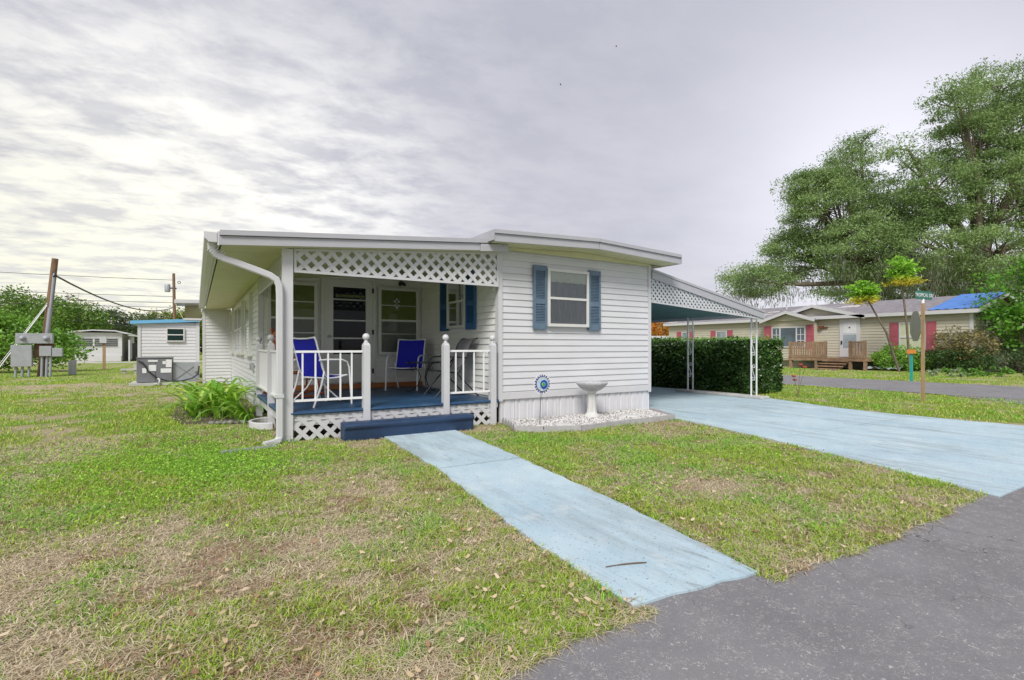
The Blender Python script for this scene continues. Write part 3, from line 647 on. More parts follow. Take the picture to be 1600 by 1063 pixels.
val = MB(); FW = WF((0, HY-.02), (1, 0), (0, -1))
FW.box(val, x0, x1, -.004, .022, zb-.035, zb); 
val.prism([(x0, zt0), (x1, zt1), (x1, zt1+.03), (x0, zt0+.03)], 'y', HY-.042, HY-.016); FW.box(val, x0-.0, x0+.03, -.003, .021, zb+.001, zt0-.001); FW.box(val, x1-.03, x1, -.003, .021, zb+.001, zt1-.003)
va = val.build('lattice_valance', TRIM, porch)
lattice(va, FW, [(x0+.01, zb-.01), (x1-.01, zb-.01), (x1-.01, zt1+.01), (x0+.01, zt0+.01)], .178, .056, TRIM)
# side valance along the porch (seen edge-on beside the downspout)
SW = WF((PX0+.01, 0), (0, 1), (-1, 0)); vs_ = MB(); SW.box(vs_, HY+.10, PY-.04, -.004, .020, 2.215, 2.25); va2 = vs_.build('lattice_valance', TRIM, porch)
lattice(va2, SW, [(HY+.10, 2.24), (PY-.04, 2.24), (PY-.04, 2.52), (HY+.10, 2.52)], .178, .056, TRIM)
# skirt lattice
sk_ = MB(); SF = WF((0, HY-.014), (1, 0), (0, -1)); SF.box(sk_, PX0+.08, 4.0, -.0, .012, .275, .30); sv = sk_.build('lattice_skirt', TRIM, porch)
lattice(sv, SF, [(PX0+.08, .015), (4.01, .015), (4.01, .345), (PX0+.08, .345)], .178, .056, TRIM, n0=.002)
part('lattice_backing', TRIM, (PX0+.08, 4.01, HY+.002-.014, HY-.003, .21, .268), parent=porch)
stp = MB().prism([(6.90, .0), (6.885, .15), (6.865, .165), (6.855, .195), (6.865, .222), (6.89, .235), (7.10, .235), (7.12, .22), (7.12, 0)], 'x', 1.66, 3.56)
stp.build('porch_step', STEPB, None, 'low navy painted concrete step in front of the porch', 'step', bevel=.006)

# ------------------------------------------------------------------ carport
cpt = thing('carport', 'open white carport with lattice valance and scroll posts on the right of the home', 'carport', (9.6, 9, 0))
CX0, CX1 = HX1+.02, 11.40
def cz_(x): return 2.78+(2.09-2.78)*(x-CX0)/(CX1-CX0)
def cslab(name, m, d0, d1, y0, y1, x0=CX0, x1=CX1, parent=None): return MB().prism([(x0, cz_(x0)-d0), (x1, cz_(x1)-d0), (x1, cz_(x1)-d1), (x0, cz_(x0)-d1)], 'y', y0, y1).build(name, m, parent or cpt)
cr = cslab('roof', ROOFW, .0, .03, 7.22, 22)
cslab('fascia', ROOFW, .046, .185, 7.19, 7.215, parent=cr); cslab('drip_edge', ROOFW, -.005, .042, 7.175, 7.217, parent=cr)
CEIL = mat('blue_ceiling_pan', hx('708c92'), .5, .06, 2)
x = CX0+.01
while x < CX1-.05: cslab('ceiling_panel', CEIL, .05, .065, 7.24, 22, x, min(x+.29, CX1), cr); x += .30
MB().box(CX1-.0, CX1+.03, 7.19, 22, 1.95, 2.10).build('side_beam', TRIM, cpt)
CF = WF((0, 7.235), (1, 0), (0, -1)); zb = 1.885+.06
zl, zr = cz_(CX0)-.19, cz_(CX1)-.19; zbl, zbr = 2.155, 1.945
cv = MB(); MBp = [(CX0+.01, zbl-.03), (CX1, zbr-.055), (CX1, zbr-.03), (CX0+.01, zbl)]
cv.prism(MBp, 'y', 7.212, 7.236); xk = CX0+.01; cva = cv.build('lattice_valance', TRIM, cpt)
lattice(cva, CF, [(CX0+.01, zbl-.01), (CX1-.02, zbr-.035), (CX1-.02, zr+.04), (CX0+.01, zl+.01)], .114, .040, TRIM, n0=0)
def scroll_post(y, x):
    p = thing('carport_post', 'x', 'x', (x, y, 0)); return p
def scroll(c, r, turns, sgn, y, start):
    return [(c[0]+sgn*(r*(1-.75*t/24))*math.cos(start+turns*2*math.pi*t/24), y, c[1]+(r*(1-.75*t/24))*math.sin(start+turns*2*math.pi*t/24)) for t in range(25)]
for (px_, py_, dx_, dy_) in ((11.50, 7.46, .165, -.03), (11.50, 9.32, .165, -.03)):
    ax, ay, bx_, by_ = px_-dx_/2-.10, py_-dy_/2, px_+dx_/2-.10, py_+dy_/2
    f = MB().box(ax-.013, ax+.013, ay-.013, ay+.013, .06, cz_(ax)-.066).build('post', WMET, cpt)
    f2 = MB().box(bx_-.013, bx_+.013, by_-.013, by_+.013, .06, min(cz_(min(bx_, CX1))-.066, 2.0)).build('post', WMET, cpt)
    for zc in (.62, 1.22, 1.78):
        mb = MB(); h = .15
        mb.bar((ax+.015, ay, zc+h*.9), (bx_-.015, ay, zc-h*.9), .008, .014, (0, 1, 0))
        mb.tube(scroll((px_-.10+.02, zc+h), .062, 1.1, -1, ay, -.6), .006, 6); mb.tube(scroll((px_-.10-.02, zc-h), .062, 1.1, 1, ay, -.6+math.pi*0), .006, 6)
        mb.build('scroll_panel', WMET, cpt)
MB().box(11.28, 11.62, 7.2, 9.75, .014, .075).build('concrete_beam', CONC, None, 'long low concrete curb under the carport posts beside the hedge', 'curb', bevel=.01)

# ------------------------------------------------------------------ gravel bed with edging, bird bath, ornament
bedp = [(4.26, 7.20), (4.16, 6.78), (4.02, 6.42), (4.33, 6.16), (4.86, 5.95), (5.38, 5.99), (5.9, 6.02), (6.45, 6.03), (7.02, 6.08), (7.42, 7.0), (7.44, 7.20)]
bed = MB().prism(list(reversed(bedp)), 'z', -.02, .035).build('gravel_base', PEBBLE, kind='stuff')
bed['label'] = 'white pebble bed under the front window'
def inpoly(x, y, poly):
    c = np.zeros(x.shape, bool); n = len(poly)
    for i in range(n):
        x1_, y1_ = poly[i]; x2_, y2_ = poly[(i+1) % n]
        if y1_ == y2_: continue
        t = ((y1_ > y) != (y2_ > y)) & (x < (x2_-x1_)*(y-y1_)/(y2_-y1_)+x1_); c ^= t
    return c
# pebbles (octahedra squashed)
npb = 9000; X = RNG.uniform(4.0, 7.45, npb*2); Y = RNG.uniform(5.9, 7.2, npb*2); k_ = inpoly(X, Y, bedp); X, Y = X[k_][:npb], Y[k_][:npb]; n = len(X)
s = RNG.uniform(.008, .022, n)[:, None]; base_ = np.array([[1, 0, 0], [0, 1, 0], [-1, 0, 0], [0, -1, 0], [.1, .1, .75], [0, 0, -.6]])
ang = RNG.uniform(0, 6.28, n); ca, sa = np.cos(ang), np.sin(ang); asp = RNG.uniform(.6, 1.2, n)
vx = base_[None, :, 0]*s*asp[:, None]; vy = base_[None, :, 1]*s; vz = base_[None, :, 2]*s
VV = np.stack([X[:, None]+vx*ca[:, None]-vy*sa[:, None], Y[:, None]+vx*sa[:, None]+vy*ca[:, None], .035+RNG.uniform(0, .012, n)[:, None]+vz], 2).reshape(-1, 3)
fc = np.array([[0, 1, 4], [1, 2, 4], [2, 3, 4], [3, 0, 4]]); L = (fc[None]+6*np.arange(n)[:, None, None]).ravel()
cc = np.repeat(np.array([.72, .70, .68])[None]*RNG.uniform(.45, 1.15, n)[:, None], 6, 0)
cc[np.repeat(RNG.random(n) < .08, 6)] = (.13, .10, .09)
pebs = npmesh('pebbles', VV, L, np.full(n*4, 3), attr_mat('pebble_colour', .7, 0), np.clip(cc, 0, 1), kind='stuff', label='small white stones in the bed under the front window'); pebs['category'] = 'gravel'
bed['category'] = 'gravel bed'
edg = thing('bed_edging', 'scalloped grey concrete edging around the white pebble bed', 'garden edging', (5.4, 6.1, 0))
epath = bedp[:1]+bedp[1:]
for i in range(len(epath)-2):
    a = Vector((*epath[i], 0)); b_ = Vector((*epath[i+1], 0)); L_ = (b_-a).length; nseg = max(1, round(L_/(.16 if i < 2 else .5)))
    for j in range(nseg):
        p = a.lerp(b_, j/nseg); q_ = a.lerp(b_, (j+1)/nseg); d = (q_-p); dn = d.normalized(); p += dn*.004; q_ -= dn*.004; nv = Vector((-dn.y, dn.x, 0))*.028
        st_ = 5 if i < 2 else 7; vs = []
        for t in range(st_+1):
            c_ = p.lerp(q_, t/st_); hz = (.055+.055*math.sin(math.pi*t/st_)) if i < 2 else .085+.004*math.sin(t*2.)
            vs += [c_-nv, c_+nv, c_+nv*.8+Vector((0, 0, hz)), c_-nv*.8+Vector((0, 0, hz))]
        fs = [(4*t+k2, 4*t+(k2+1) % 4, 4*t+4+(k2+1) % 4, 4*t+4+k2) for t in range(st_) for k2 in range(4)]+[(3, 2, 1, 0), tuple(4*st_+k2 for k2 in range(4))]
        MB().add(vs, fs).build('edging_block', STONE, edg)
for (sx, sy_, r_) in ((4.85, 6.35, .16), (6.45, 6.55, .17)):
    mb = MB(); mb.lathe([(0, .03), (r_, .03), (r_*.98, .052), (r_*.8, .06), (0, .062)], (sx, sy_, 0), 12)
    mb.build('flat_stone', BATHP, None, 'flat pale stepping stone among pebbles '+('below the blue disc ornament' if sx < 5 else 'right of the bird bath'), 'stepping stone')
bb = thing('bird_bath', 'grey stone bird bath on a white fluted pedestal under the front window', 'bird bath', (5.80, 6.81, .04))
mb = MB(); nn_ = 32; prof = [(.0, .04), (.135, .04), (.14, .06), (.125, .085), (.10, .10), (.078, .13), (.070, .20), (.066, .34), (.068, .44), (.08, .475), (.10, .49)]
mb.lathe(prof, (5.80, 6.81, 0), nn_)
vv = []
for i, (X_, Y_, Z_) in enumerate(mb.v):
    a = math.atan2(Y_-6.81, X_-5.80); r_ = math.hypot(X_-5.80, Y_-6.81); kf = 1+(.07*(1 if (i % nn_) % 4 < 2 else -1) if .12 < Z_ < .46 else 0); vv.append((5.80+math.cos(a)*r_*kf, 6.81+math.sin(a)*r_*kf, Z_))
mb.v = vv; mb.build('pedestal', BATHP, bb, smooth=False)
mb = MB().lathe([(.0, .485), (.10, .49), (.16, .515), (.22, .56), (.262, .605), (.275, .635), (.268, .645), (.25, .635), (.22, .60), (.14, .565), (0, .555)], (5.80, 6.81, 0), 36); mb.build('bowl', BATH, bb)
mb = MB().lathe([(.0, .60), (.218, .60)], (5.80, 6.81, 0), 30); mb.build('water', glass('bath_water', (.55, .7, .72), .25), bb)
# glass plate flower on rod
gf = thing('garden_ornament', 'round blue and white glass plate flower on a thin metal rod', 'garden ornament', (4.60, 6.62, .04))
ox, oy, oz = 4.64, 6.64, .665
MB().tube([(4.58, 6.62, .03), (4.60, 6.63, .3), (4.635, 6.645, .665)], .005, 6).build('rod', DMET, gf)
tilt = Matrix.Rotation(-.15, 3, 'Z')
def disc(r0, r1, n, off, m, name, bumpy=0, cxo=0, czo=0, z1=.004):
    mb = MB(); vs = []; N_ = 40
    for k_ in range(N_):
        a = 2*math.pi*k_/N_; rr = r1+bumpy*math.cos(a*20)
        for r_, dd2 in ((r0, off), (rr, off), (rr, off-z1), (r0, off-z1)): vs.append(Vector((ox+cxo+r_*math.cos(a), oy-dd2, oz+czo+r_*math.sin(a))))
    mb.add(vs, [(4*k_+i, 4*k_+(i+1) % 4, 4*((k_+1) % N_)+(i+1) % 4, 4*((k_+1) % N_)+i) for k_ in range(N_) for i in range(4)]); return mb.build(name, m, gf)
NV = mat('navy_glass', hx('1c1c5e'), .15, .1, 10); BLG = mat('blue_glass', hx('1d4fa8'), .12, .25, 14); PALEG = mat('pale_glass', hx('b9c6d6'), .15, .5, 30, stretch=(1, 1, 5)); LIME = mat('lime_glass', hx('7cc46a'), .2, .1, 10); WG = mat('white_glass', (.75, .75, .85), .15, .1, 10)
disc(.001, .162, 40, .002, WG, 'rim_plate', .004); disc(.001, .122, 40, .008, NV, 'middle_ring'); disc(.001, .112, 40, .014, PALEG, 'inner_plate')
disc(.001, .070, 40, .020, BLG, 'blue_centre', 0, .025, -.008); disc(.001, .034, 40, .027, LIME, 'green_button', 0, .010, -.006); disc(.012, .018, 40, .031, NV, 'button_ring', 0, .012, -.006)
dotm = MB().lathe([(0, 0), (.011, 0), (.011, .004), (0, .005)], (0, 0, 0), 10); dotm.v = [(ox+.138+p[0]*1.0, oy-.004-p[2], oz+p[1]) for p in dotm.v]; d0 = dotm.build('rim_dot', NV, gf)
for k_ in range(1, 20):
    a = 2*math.pi*k_/20; copy_at(d0, dx=.138*math.cos(a)-.138, dz=.138*math.sin(a))

# ------------------------------------------------------------------ porch furniture
def finish(root, loc, rz):
    root.location = loc; root.rotation_euler = (0, 0, rz)
def sling_chair(name, label, fabric, frame, group=None):
    """local: sits facing +X, feet at z 0"""
    t = thing(name, label, 'chair', (0, 0, 0), 0, group); hw = .26
    prof = [(-.30, .98), (-.275, .93), (-.22, .74), (-.17, .56), (-.12, .44), (-.05, .395), (.10, .40), (.22, .425), (.27, .43)]
    def sling(pts, nm):
        mb = MB(); n = len(pts); vs = []
        for x_, z_ in pts:
            for j in range(5):
                u = -1+.5*j; sag = -.018*(1-u*u); vs.append((x_-sag*.4, u*(hw-.012), z_+sag))
        top = [(4*0+i*5+j, i*5+j+1, i*5+j+6, i*5+j+5) for i in range(n-1) for j in range(4)]; mb.add(vs, top, True)
        mb.add([(a, b_, c-.004) for a, b_, c in vs], [f[::-1] for f in top], True); mb.build(nm, fabric, t)
    sling(prof[:5], 'backrest'); sling(prof[4:], 'seat')
    for s_ in (-1, 1):
        MB().tube([(x_, s_*hw, z_) for x_, z_ in prof], .013, 8).build('side_rail', frame, t)
        MB().tube([(-.15, s_*(hw+.02), .50), (-.20, s_*(hw+.02), .30), (-.33, s_*(hw+.02), 0)], .014, 8).build('leg', frame, t)
        MB().tube([(-.235, s_*(hw+.02), .66), (-.10, s_*(hw+.03), .665), (.15, s_*(hw+.03), .66), (.24, s_*(hw+.03), .63), (.285, s_*(hw+.03), .55), (.31, s_*(hw+.03), .30), (.335, s_*(hw+.03), 0)], .014, 8).build('arm_and_leg', frame, t)
    MB().tube([(-.30, -hw, .98), (-.305, -.1, .965), (-.305, .1, .965), (-.30, hw, .98)], .012, 8).build('top_rail', frame, t)
    MB().tube([(.27, -hw, .43), (.28, 0, .42), (.27, hw, .43)], .012, 8).build('front_rail', frame, t)
    MB().tube([(-.11, -hw, .40), (-.11, hw, .40)], .012, 8).build('cross_bar', frame, t)
    return t
grp = 'blue sling patio chairs on the porch'
c1 = sling_chair('patio_chair', 'blue sling patio chair seen from behind at the left front railing', BLUEF, WMET, grp); finish(c1, (1.56, 7.93, .40), R(27))
for s_ in (-1, 1):
    MB().tube([(-.10, s_*.05, .38), (-.14, s_*.12, .25), (-.28, s_*.22, .08)], .011, 8).build('brace', WMET, c1)
    MB().tube([(-.06, s_*.05, .38), (.02, s_*.12, .25), (.18, s_*.22, .06)], .011, 8).build('brace', WMET, c1)
c2 = copy_tree(c1)
for ch in list(c2.children):
    if ch.name.startswith('brace'): bpy.data.objects.remove(ch)
c2['label'] = 'blue sling patio chair against the back wall below the right porch window'; finish(c2, (3.60, 9.86, .40), R(232))
c2.scale = (1.08, 1.08, 1.02)
# folding chair
fc_ = thing('folding_chair', 'grey sling folding chair with dark crossed legs by the porch side wall', 'chair', (0, 0, 0)); hw = .27
bp = [(-.40, .99), (-.34, .97), (-.28, .88), (-.22, .70), (-.17, .52)]; sp_ = [(-.18, .44), (-.05, .415), (.12, .43), (.26, .45)]
for nm, pts in (('backrest', bp), ('seat', sp_)):
    mb = MB(); vs = [(x_, u*(hw-.01), z_-.01*(1-u*u)) for x_, z_ in pts for u in (-1, 0, 1)]; f_ = [(i*3+j, i*3+j+1, i*3+j+4, i*3+j+3) for i in range(len(pts)-1) for j in range(2)]
    mb.add(vs, f_, True); mb.add([(a, b_, c-.005) for a, b_, c in vs], [x_[::-1] for x_ in f_], True); mb.build(nm, GREYF, fc_)
for s_ in (-1, 1):
    MB().tube([(-.42, s_*hw, 1.0), (-.35, s_*hw, .975), (-.28, s_*hw, .88), (-.15, s_*hw, .50), (-.05, s_*hw, .40), (.26, s_*hw, .44)], .013, 8).build('side_rail', DMET, fc_)
    MB().tube([(-.22, s_*(hw+.02), .66), (.0, s_*(hw+.02), .68), (.18, s_*(hw+.02), .67), (.27, s_*(hw+.02), .60), (.25, s_*(hw+.02), .46)], .011, 8).build('arm', DMET, fc_)
    MB().tube([(-.20, s_*(hw+.02), .64), (-.02, s_*(hw+.02), .42), (.18, s_*(hw+.0), .22), (.36, s_*(hw+.0), .0)][::1], .012, 8).build('leg', DMET, fc_)
    MB().tube([(.24, s_*(hw+.0), .44), (.0, s_*(hw+.035), .42), (-.20, s_*(hw+.035), .22), (-.42, s_*(hw+.035), .0)], .012, 8).build('leg', DMET, fc_)
finish(fc_, (3.74, 8.17, .40), R(178))
# side table
tb = thing('side_table', 'small round glass table on black wrought iron scroll legs', 'table', (3.62, 9.02, .40))
tx, ty = 3.62, 9.02
MB().lathe([(0, .962), (.33, .962), (.33, .972), (0, .972)], (tx, ty, 0), 32).build('table_top', GLASSB, tb)
MB().tube([(tx+.325*math.cos(a), ty+.325*math.sin(a), .955) for a in [i*math.pi/14 for i in range(28)]], .009, 6, True).build('rim', DMET, tb)
for k_ in range(3):
    a = k_*2.094+.5; c_, s_ = math.cos(a), math.sin(a)
    pts = [(tx+c_*r_, ty+s_*r_, .40+z_) for r_, z_ in ((.30, .55), (.20, .50), (.10, .40), (.06, .28), (.10, .15), (.20, .05), (.29, .012), (.33, .03), (.31, .06))]
    MB().tube(pts, .009, 8).build('leg', DMET, tb)
    pts = [(tx+c_*(.22+.05*(1-t/16)*math.cos(t*.55)), ty+s_*(.22+.05*(1-t/16)*math.cos(t*.55)), .40+.42+.05*(1-t/16)*math.sin(t*.55)) for t in range(15)]
    MB().tube(pts, .005, 6).build('scroll', DMET, tb)
# rocking chair
rk = thing('rocking_chair', 'orange-brown wooden rocking chair behind the blue chair at the porch left', 'rocking chair', (0, 0, 0)); hw = .25
for s_ in (-1, 1):
    MB().tube([(-.50, s_*hw, .10), (-.35, s_*hw, .035), (-.1, s_*hw, .018), (.15, s_*hw, .025), (.36, s_*hw, .075), (.42, s_*hw, .11)], .017, 8).build('rocker', ROCKW, rk)
    MB().tube([(-.20, s_*hw, .03), (-.22, s_*hw, .42), (-.30, s_*hw, .80), (-.36, s_*(hw-.02), 1.10)], .019, 8).build('back_post', ROCKW, rk)
    MB().tube([(.22, s_*hw, .03), (.23, s_*hw, .40), (.24, s_*hw, .64)], .018, 8).build('leg', ROCKW, rk)
    MB().box(-.30, .30, s_*hw-.032, s_*hw+.032, .64, .664).build('arm', ROCKW, rk, bevel=.006)
    mb = MB(); mb.lathe([(.012, 0), (.02, .015), (.028, .04), (.02, .065), (0, .075)], (-.365, s_*(hw-.02), 1.09), 10); mb.build('finial', ROCKW, rk)
MB().box(-.24, .27, -.25, .25, .40, .43).build('seat', ROCKW, rk, bevel=.008)
for i, z_ in enumerate((.98, 1.06)): MB().box(-.36+.0, -.335, -.23, .23, z_-.03, z_+.035).build('top_slat', ROCKW, rk)
for i in range(6): y_ = -.19+.076*i; MB().tube([(-.23, y_, .43), (-.28, y_, .7), (-.345, y_, .96)], .010, 6).build('spindle', ROCKW, rk)
for z_ in (.16, .28): MB().tube([(.225, -.25, z_), (.225, .25, z_)], .011, 6).build('stretcher', ROCKW, rk)
finish(rk, (1.50, 9.35, .40), R(12))

# ------------------------------------------------------------------ beside the house, left
pl = MB(); pts = []
for i in range(15): a = math.pi*(.5+i/14); pts.append((.99+.30*math.cos(a), 8.85+.38*math.sin(a)))
inn = [(.99+(x_-.99)*.86, 8.85+(y_-8.85)*.86) for x_, y_ in reversed(pts)]
pl.prism(pts+inn, 'z', 0, .105); pl.build('planter_edging', TRIM, None, 'white curved plastic planter edging beside the porch side', 'planter', bevel=.008)
gr = thing('drain_grate', 'flat grey slotted metal strip lying in the grass near the corner post', 'metal strip', (.54, 6.80, 0), R(8))
MB().box(-.30, .30, -.030, -.022, .03, .055).build('edge_rail', GREYM, gr, local=True); MB().box(-.30, .30, .022, .030, .03, .055).build('edge_rail', GREYM, gr, local=True)
for i in range(13): MB().box(-.30+.048*i, -.285+.048*i, -.0215, .0215, .035, .052).build('bar', GREYM, gr, local=True)
# strap-leaf lilies
LV = []
def strap_leaf(seed, length, width):
    rnd = random.Random(seed); n = 9; vs = []; el0 = R(rnd.uniform(55, 85)); x_ = z_ = 0; el = el0; dl = length/n; drop = rnd.uniform(.09, .24)
    for i in range(n+1):
        wv = width*math.sin(math.pi*min(1, .18+.82*i/n*1.0))**.6*(1 if i < n else .05)/2
        vs += [(x_, -wv, z_+.25*wv), (x_, 0, z_), (x_, wv, z_+.25*wv)]
        x_ += math.cos(el)*dl; z_ += math.sin(el)*dl; el -= drop*(1+.6*i/n)
        if z_ < .015 and i > 3: z_ = .015; el = max(el, 0)
    me = bpy.data.meshes.new('strap_leaf'); me.from_pydata(vs, [], [(3*i+j, 3*i+j+1, 3*i+j+4, 3*i+j+3) for i in range(n) for j in range(2)])
    me.polygons.foreach_set('use_smooth', [True]*len(me.polygons)); return me
LG = [mat('lily_leaf_a', (.30, .52, .05), .4, .2, 6), mat('lily_leaf_b', (.52, .68, .14), .4, .2, 6), mat('lily_leaf_c', (.16, .38, .04), .4, .2, 6), mat('lily_leaf_dry', (.42, .30, .08), .6, .2, 6)]
for m in LG[:3]:
    b = m.node_tree.nodes['Principled BSDF']; tl = m.node_tree.nodes.new('ShaderNodeBsdfTranslucent'); tl.inputs[0].default_value = (.3, .55, .06, 1)
    mx = m.node_tree.nodes.new('ShaderNodeMixShader'); mx.inputs[0].default_value = .3; m.node_tree.links.new(b.outputs[0], mx.inputs[1]); m.node_tree.links.new(tl.outputs[0], mx.inputs[2]); m.node_tree.links.new(mx.outputs[0], m.node_tree.nodes['Material Output'].inputs[0])
for i in range(14):
    me = strap_leaf(i, random.Random(i).uniform(.75, 1.15), random.Random(i).uniform(.045, .07)); me.materials.append(LG[i % 3] if i != 13 else LG[3]); LV.append(me)
spots = [(.42, 10.35, 'nearest lily clump with broad arching strap leaves beside the porch', 38), (.05, 10.75, 'lily clump sprawling lowest onto the lawn left of the porch', 44), (.40, 11.5, 'tall middle lily clump against the house side wall', 36), (.10, 12.3, 'far lily clump in the bed toward the air conditioner', 38), (.72, 9.75, 'small lily clump touching the porch railing post', 26), (.5, 13.3, 'furthest lily clump below the side windows', 32)]
for (x_, y_, lb, n_) in spots:
    p = thing('lily_plant', lb, 'plant', (x_, y_, 0), 0, 'strap-leaf lilies along the house side')
    for j in range(n_):
        o = bpy.data.objects.new('leaf', LV[random.choice(range(14)) if random.random() > .9 else random.randrange(13)]); COL.objects.link(o); o.parent = p
        a = random.uniform(0, 6.283); 
        if x_ > .5 and math.cos(a) > .3: a += math.pi
        o.location = (random.uniform(-.14, .14), random.uniform(-.18, .18), 0); o.rotation_euler = (random.uniform(-.2, .2), random.uniform(-.1, .15), a); s_ = random.uniform(.75, 1.15)*(.75 if n_ < 30 else 1); o.scale = (s_, s_, s_)
MB().prism([(-.2, 9.9), (.97, 9.55), (.97, 14), (-.3, 14), (-.4, 11)], 'z', -.02, .012).build('flower_bed', MULCH, kind='structure')
ROCKG = mat('river_rock', (.22, .21, .20), .85, .3, 12, .4, 60)
rocklab = 'rounded grey stone edging the lily bed beside the porch'
for i in range(9):
    t = i/8; x_, y_ = (.22+.72*t, 9.66-.25*t); r_ = random.uniform(.045, .07); mb = MB(); prof = [(0, -.02), (r_, 0), (r_*1.05, r_*.35), (r_*.7, r_*.75), (0, r_*.9)]; mb.lathe(prof, (x_, y_, 0), 9)
    mb.v = [(a+random.uniform(-.008, .008), b_+random.uniform(-.008, .008), c+random.uniform(-.006, .006)) for a, b_, c in mb.v]; mb.build('edging_rock', ROCKG, None, rocklab, 'rock', 'rocks edging the lily bed')
# AC unit and duct
ac = thing('air_conditioner', 'grey packaged air conditioning unit with paper labels on its side', 'air conditioner', (-1.14, 20.7, 0))
part('cabinet', ACM, (-1.62, -.66, 20.3, 21.3, .10, .875), parent=ac, bevel=.01); part('lid', ACM, (-1.64, -.65, 20.28, 21.32, .878, .90), parent=ac)
part('seam_strip', DMET, (-1.13, -1.12, 20.293, 20.30, .12, .86), parent=ac)
for (a, b_, c, d) in ((-1.32, -1.06, .76, .82), (-1.30, -1.10, .46, .66), (-.93, -.83, .68, .78), (-.84, -.68, .58, .83), (-.98, -.69, .40, .54), (-1.47, -1.36, .40, .56)): part('label_sheet', PAPER, (a, b_, 20.288, 20.298, c, d), parent=ac)
MB().box(-1.80, .0, 20.1, 21.5, 0, .085).build('concrete_pad', CONC, None, 'flat concrete pad under the air conditioner', 'concrete pad')
du = thing('air_duct', 'galvanised metal duct plenum with crossed creases beside the air conditioner', 'duct', (-.27, 20.8, .09))
part('duct_box', DUCT, (-.648, .10, 20.42, 21.2, .10, .72), parent=du)
mb = MB(); mb.bar((-.64, 20.416, .71), (.09, 20.416, .11), .01, .02, (0, 1, 0)); mb.bar((-.64, 20.413, .11), (.09, 20.413, .71), .01, .02, (0, 1, 0)); mb.build('crease', ACM, du)
part('service_box', GREYM, (-.05, .10, 20.30, 20.40, .42, .70), parent=du)
MB().tube([(-1.58, 20.26, .80), (-1.45, 20.22, .74), (-1.30, 20.2, .45), (-1.05, 20.2, .22), (-.75, 20.2, .12), (-.4, 20.2, .12), (-.1, 20.2, .20), (.06, 20.25, .34), (.09, 20.26, .6)], .022, 8).build('cable', BLACK, None, 'black flexible cable looping across the air conditioner front', 'cable')
MB().tube([(-1.15, 20.05, .05), (-1.02, 20.05, .04), (-1.0, 20.05, .10), (-1.0, 20.08, .20), (-1.05, 20.12, .22)], .025, 8).build('drain_pipe', TRIM, None, 'short white bent drain pipe at the foot of the air conditioner', 'pipe')
# shed behind
sh = thing('storage_shed', 'small white lap-sided shed with light blue roof edge behind the air conditioner', 'shed', (-.9, 25, 0))
shw = part('wall', SIDE, (-1.86, .10, 24.0, 27, .0, 2.19), parent=sh)
planks(shw, (-1.86, 23.998), (.10, 23.998), (0, -1), .25, 2.15, SIDE, .125)
MB().prism([(-2.10, 2.23), (.14, 2.36), (.14, 2.24), (-2.10, 2.11)], 'y', 23.85, 27.1).build('roof', BLUET, sh)
SH_ = WF((0, 23.975), (1, 0), (0, -1))
window(SH_, -.98, -.38, 1.45, 1.98, shw, .04, .5, ((mat('teal_curtain', hx('2f6b66'), .7, .3, 12), 0, 1),))
part('corner_board', TRIM, (-1.88, -1.78, 23.96, 23.975, .0, 2.15), parent=sh); part('corner_board', TRIM, (.0, .12, 23.96, 23.975, .0, 2.2), parent=sh)

# ------------------------------------------------------------------ utility pole and boxes
up_ = thing('utility_pole', 'short leaning brown utility pole with grey conduit at the far left', 'utility pole', (-5.55, 29.0, 0))
MB().tube([(-5.60, 29.06, 0), (-5.1, 28.8, 5.0)], [.14, .11], 12).build('pole', POLEW, up_)
MB().tube([(-5.45, 28.88, .9), (-5.25, 28.76, 2.9)], .075, 10).build('conduit', GREYP, up_); MB().tube([(-5.24, 28.75, 2.9), (-5.12, 28.68, 4.2), (-5.10, 28.70, 4.35)], .05, 10).build('conduit', GREYP, up_)
MB().tube([(-5.12, 28.6, 4.2), (-5.02, 28.5, 4.3), (-5.10, 28.6, 4.42)], .03, 8).build('weather_head', DMET, up_)
mc = thing('meter_cabinet', 'grey electric meter boxes on conduits in front of the leaning pole', 'meter cabinet', (-5.6, 28.6, 0)); my = 28.35
part('meter_box', GREYM, (-6.22, -5.08, my-.15, my+.1, 1.38, 1.80), parent=mc, bevel=.01); part('breaker_box', GREYM, (-6.36, -5.72, my-.15, my+.1, .44, 1.32), parent=mc, bevel=.01)
part('breaker_box', GREYM, (-5.50, -5.12, my-.13, my+.1, .86, 1.28), parent=mc, bevel=.01); part('breaker_box', GREYM, (-5.10, -4.78, my-.12, my+.1, .84, 1.20), parent=mc, bevel=.01)
part('backboard', POLEW, (-5.70, -5.06, my+.105, my+.14, .82, 1.38), parent=mc)
for mx_ in (-6.0, -5.28):
    mb = MB().lathe([(0, .10), (.07, .09), (.09, .0), (.11, 0), (.11, -.02), (0, -.02)], (0, 0, 0), 16); mb.v = [(mx_+p[0], my-.17-p[2], 1.60+p[1]) for p in mb.v]; mb.build('meter', GREYP, mc)
for mx_, h in ((-6.25, .44), (-6.05, .44), (-5.85, .44), (-5.45, .86), (-5.30, .86), (-5.18, .86)): MB().tube([(mx_, my, 0), (mx_+.02, my, h)], .045, 8).build('conduit', GREYP, mc)
MB().tube([(-7.0, 28.2, 0), (-5.35, 28.8, 3.1)], .012, 6).build('guy_wire', WMET, None, 'pale guy wire running from the ground to the leaning pole', 'wire', 'guy wires of the leaning pole')
MB().tube([(-6.9, 28.1, 0), (-5.36, 28.8, 3.0)], .022, 6).build('guy_wire', TEAL if 0 else WMET, None, 'thicker pale sleeve of the guy wire beside the meter boxes', 'wire', 'guy wires of the leaning pole')
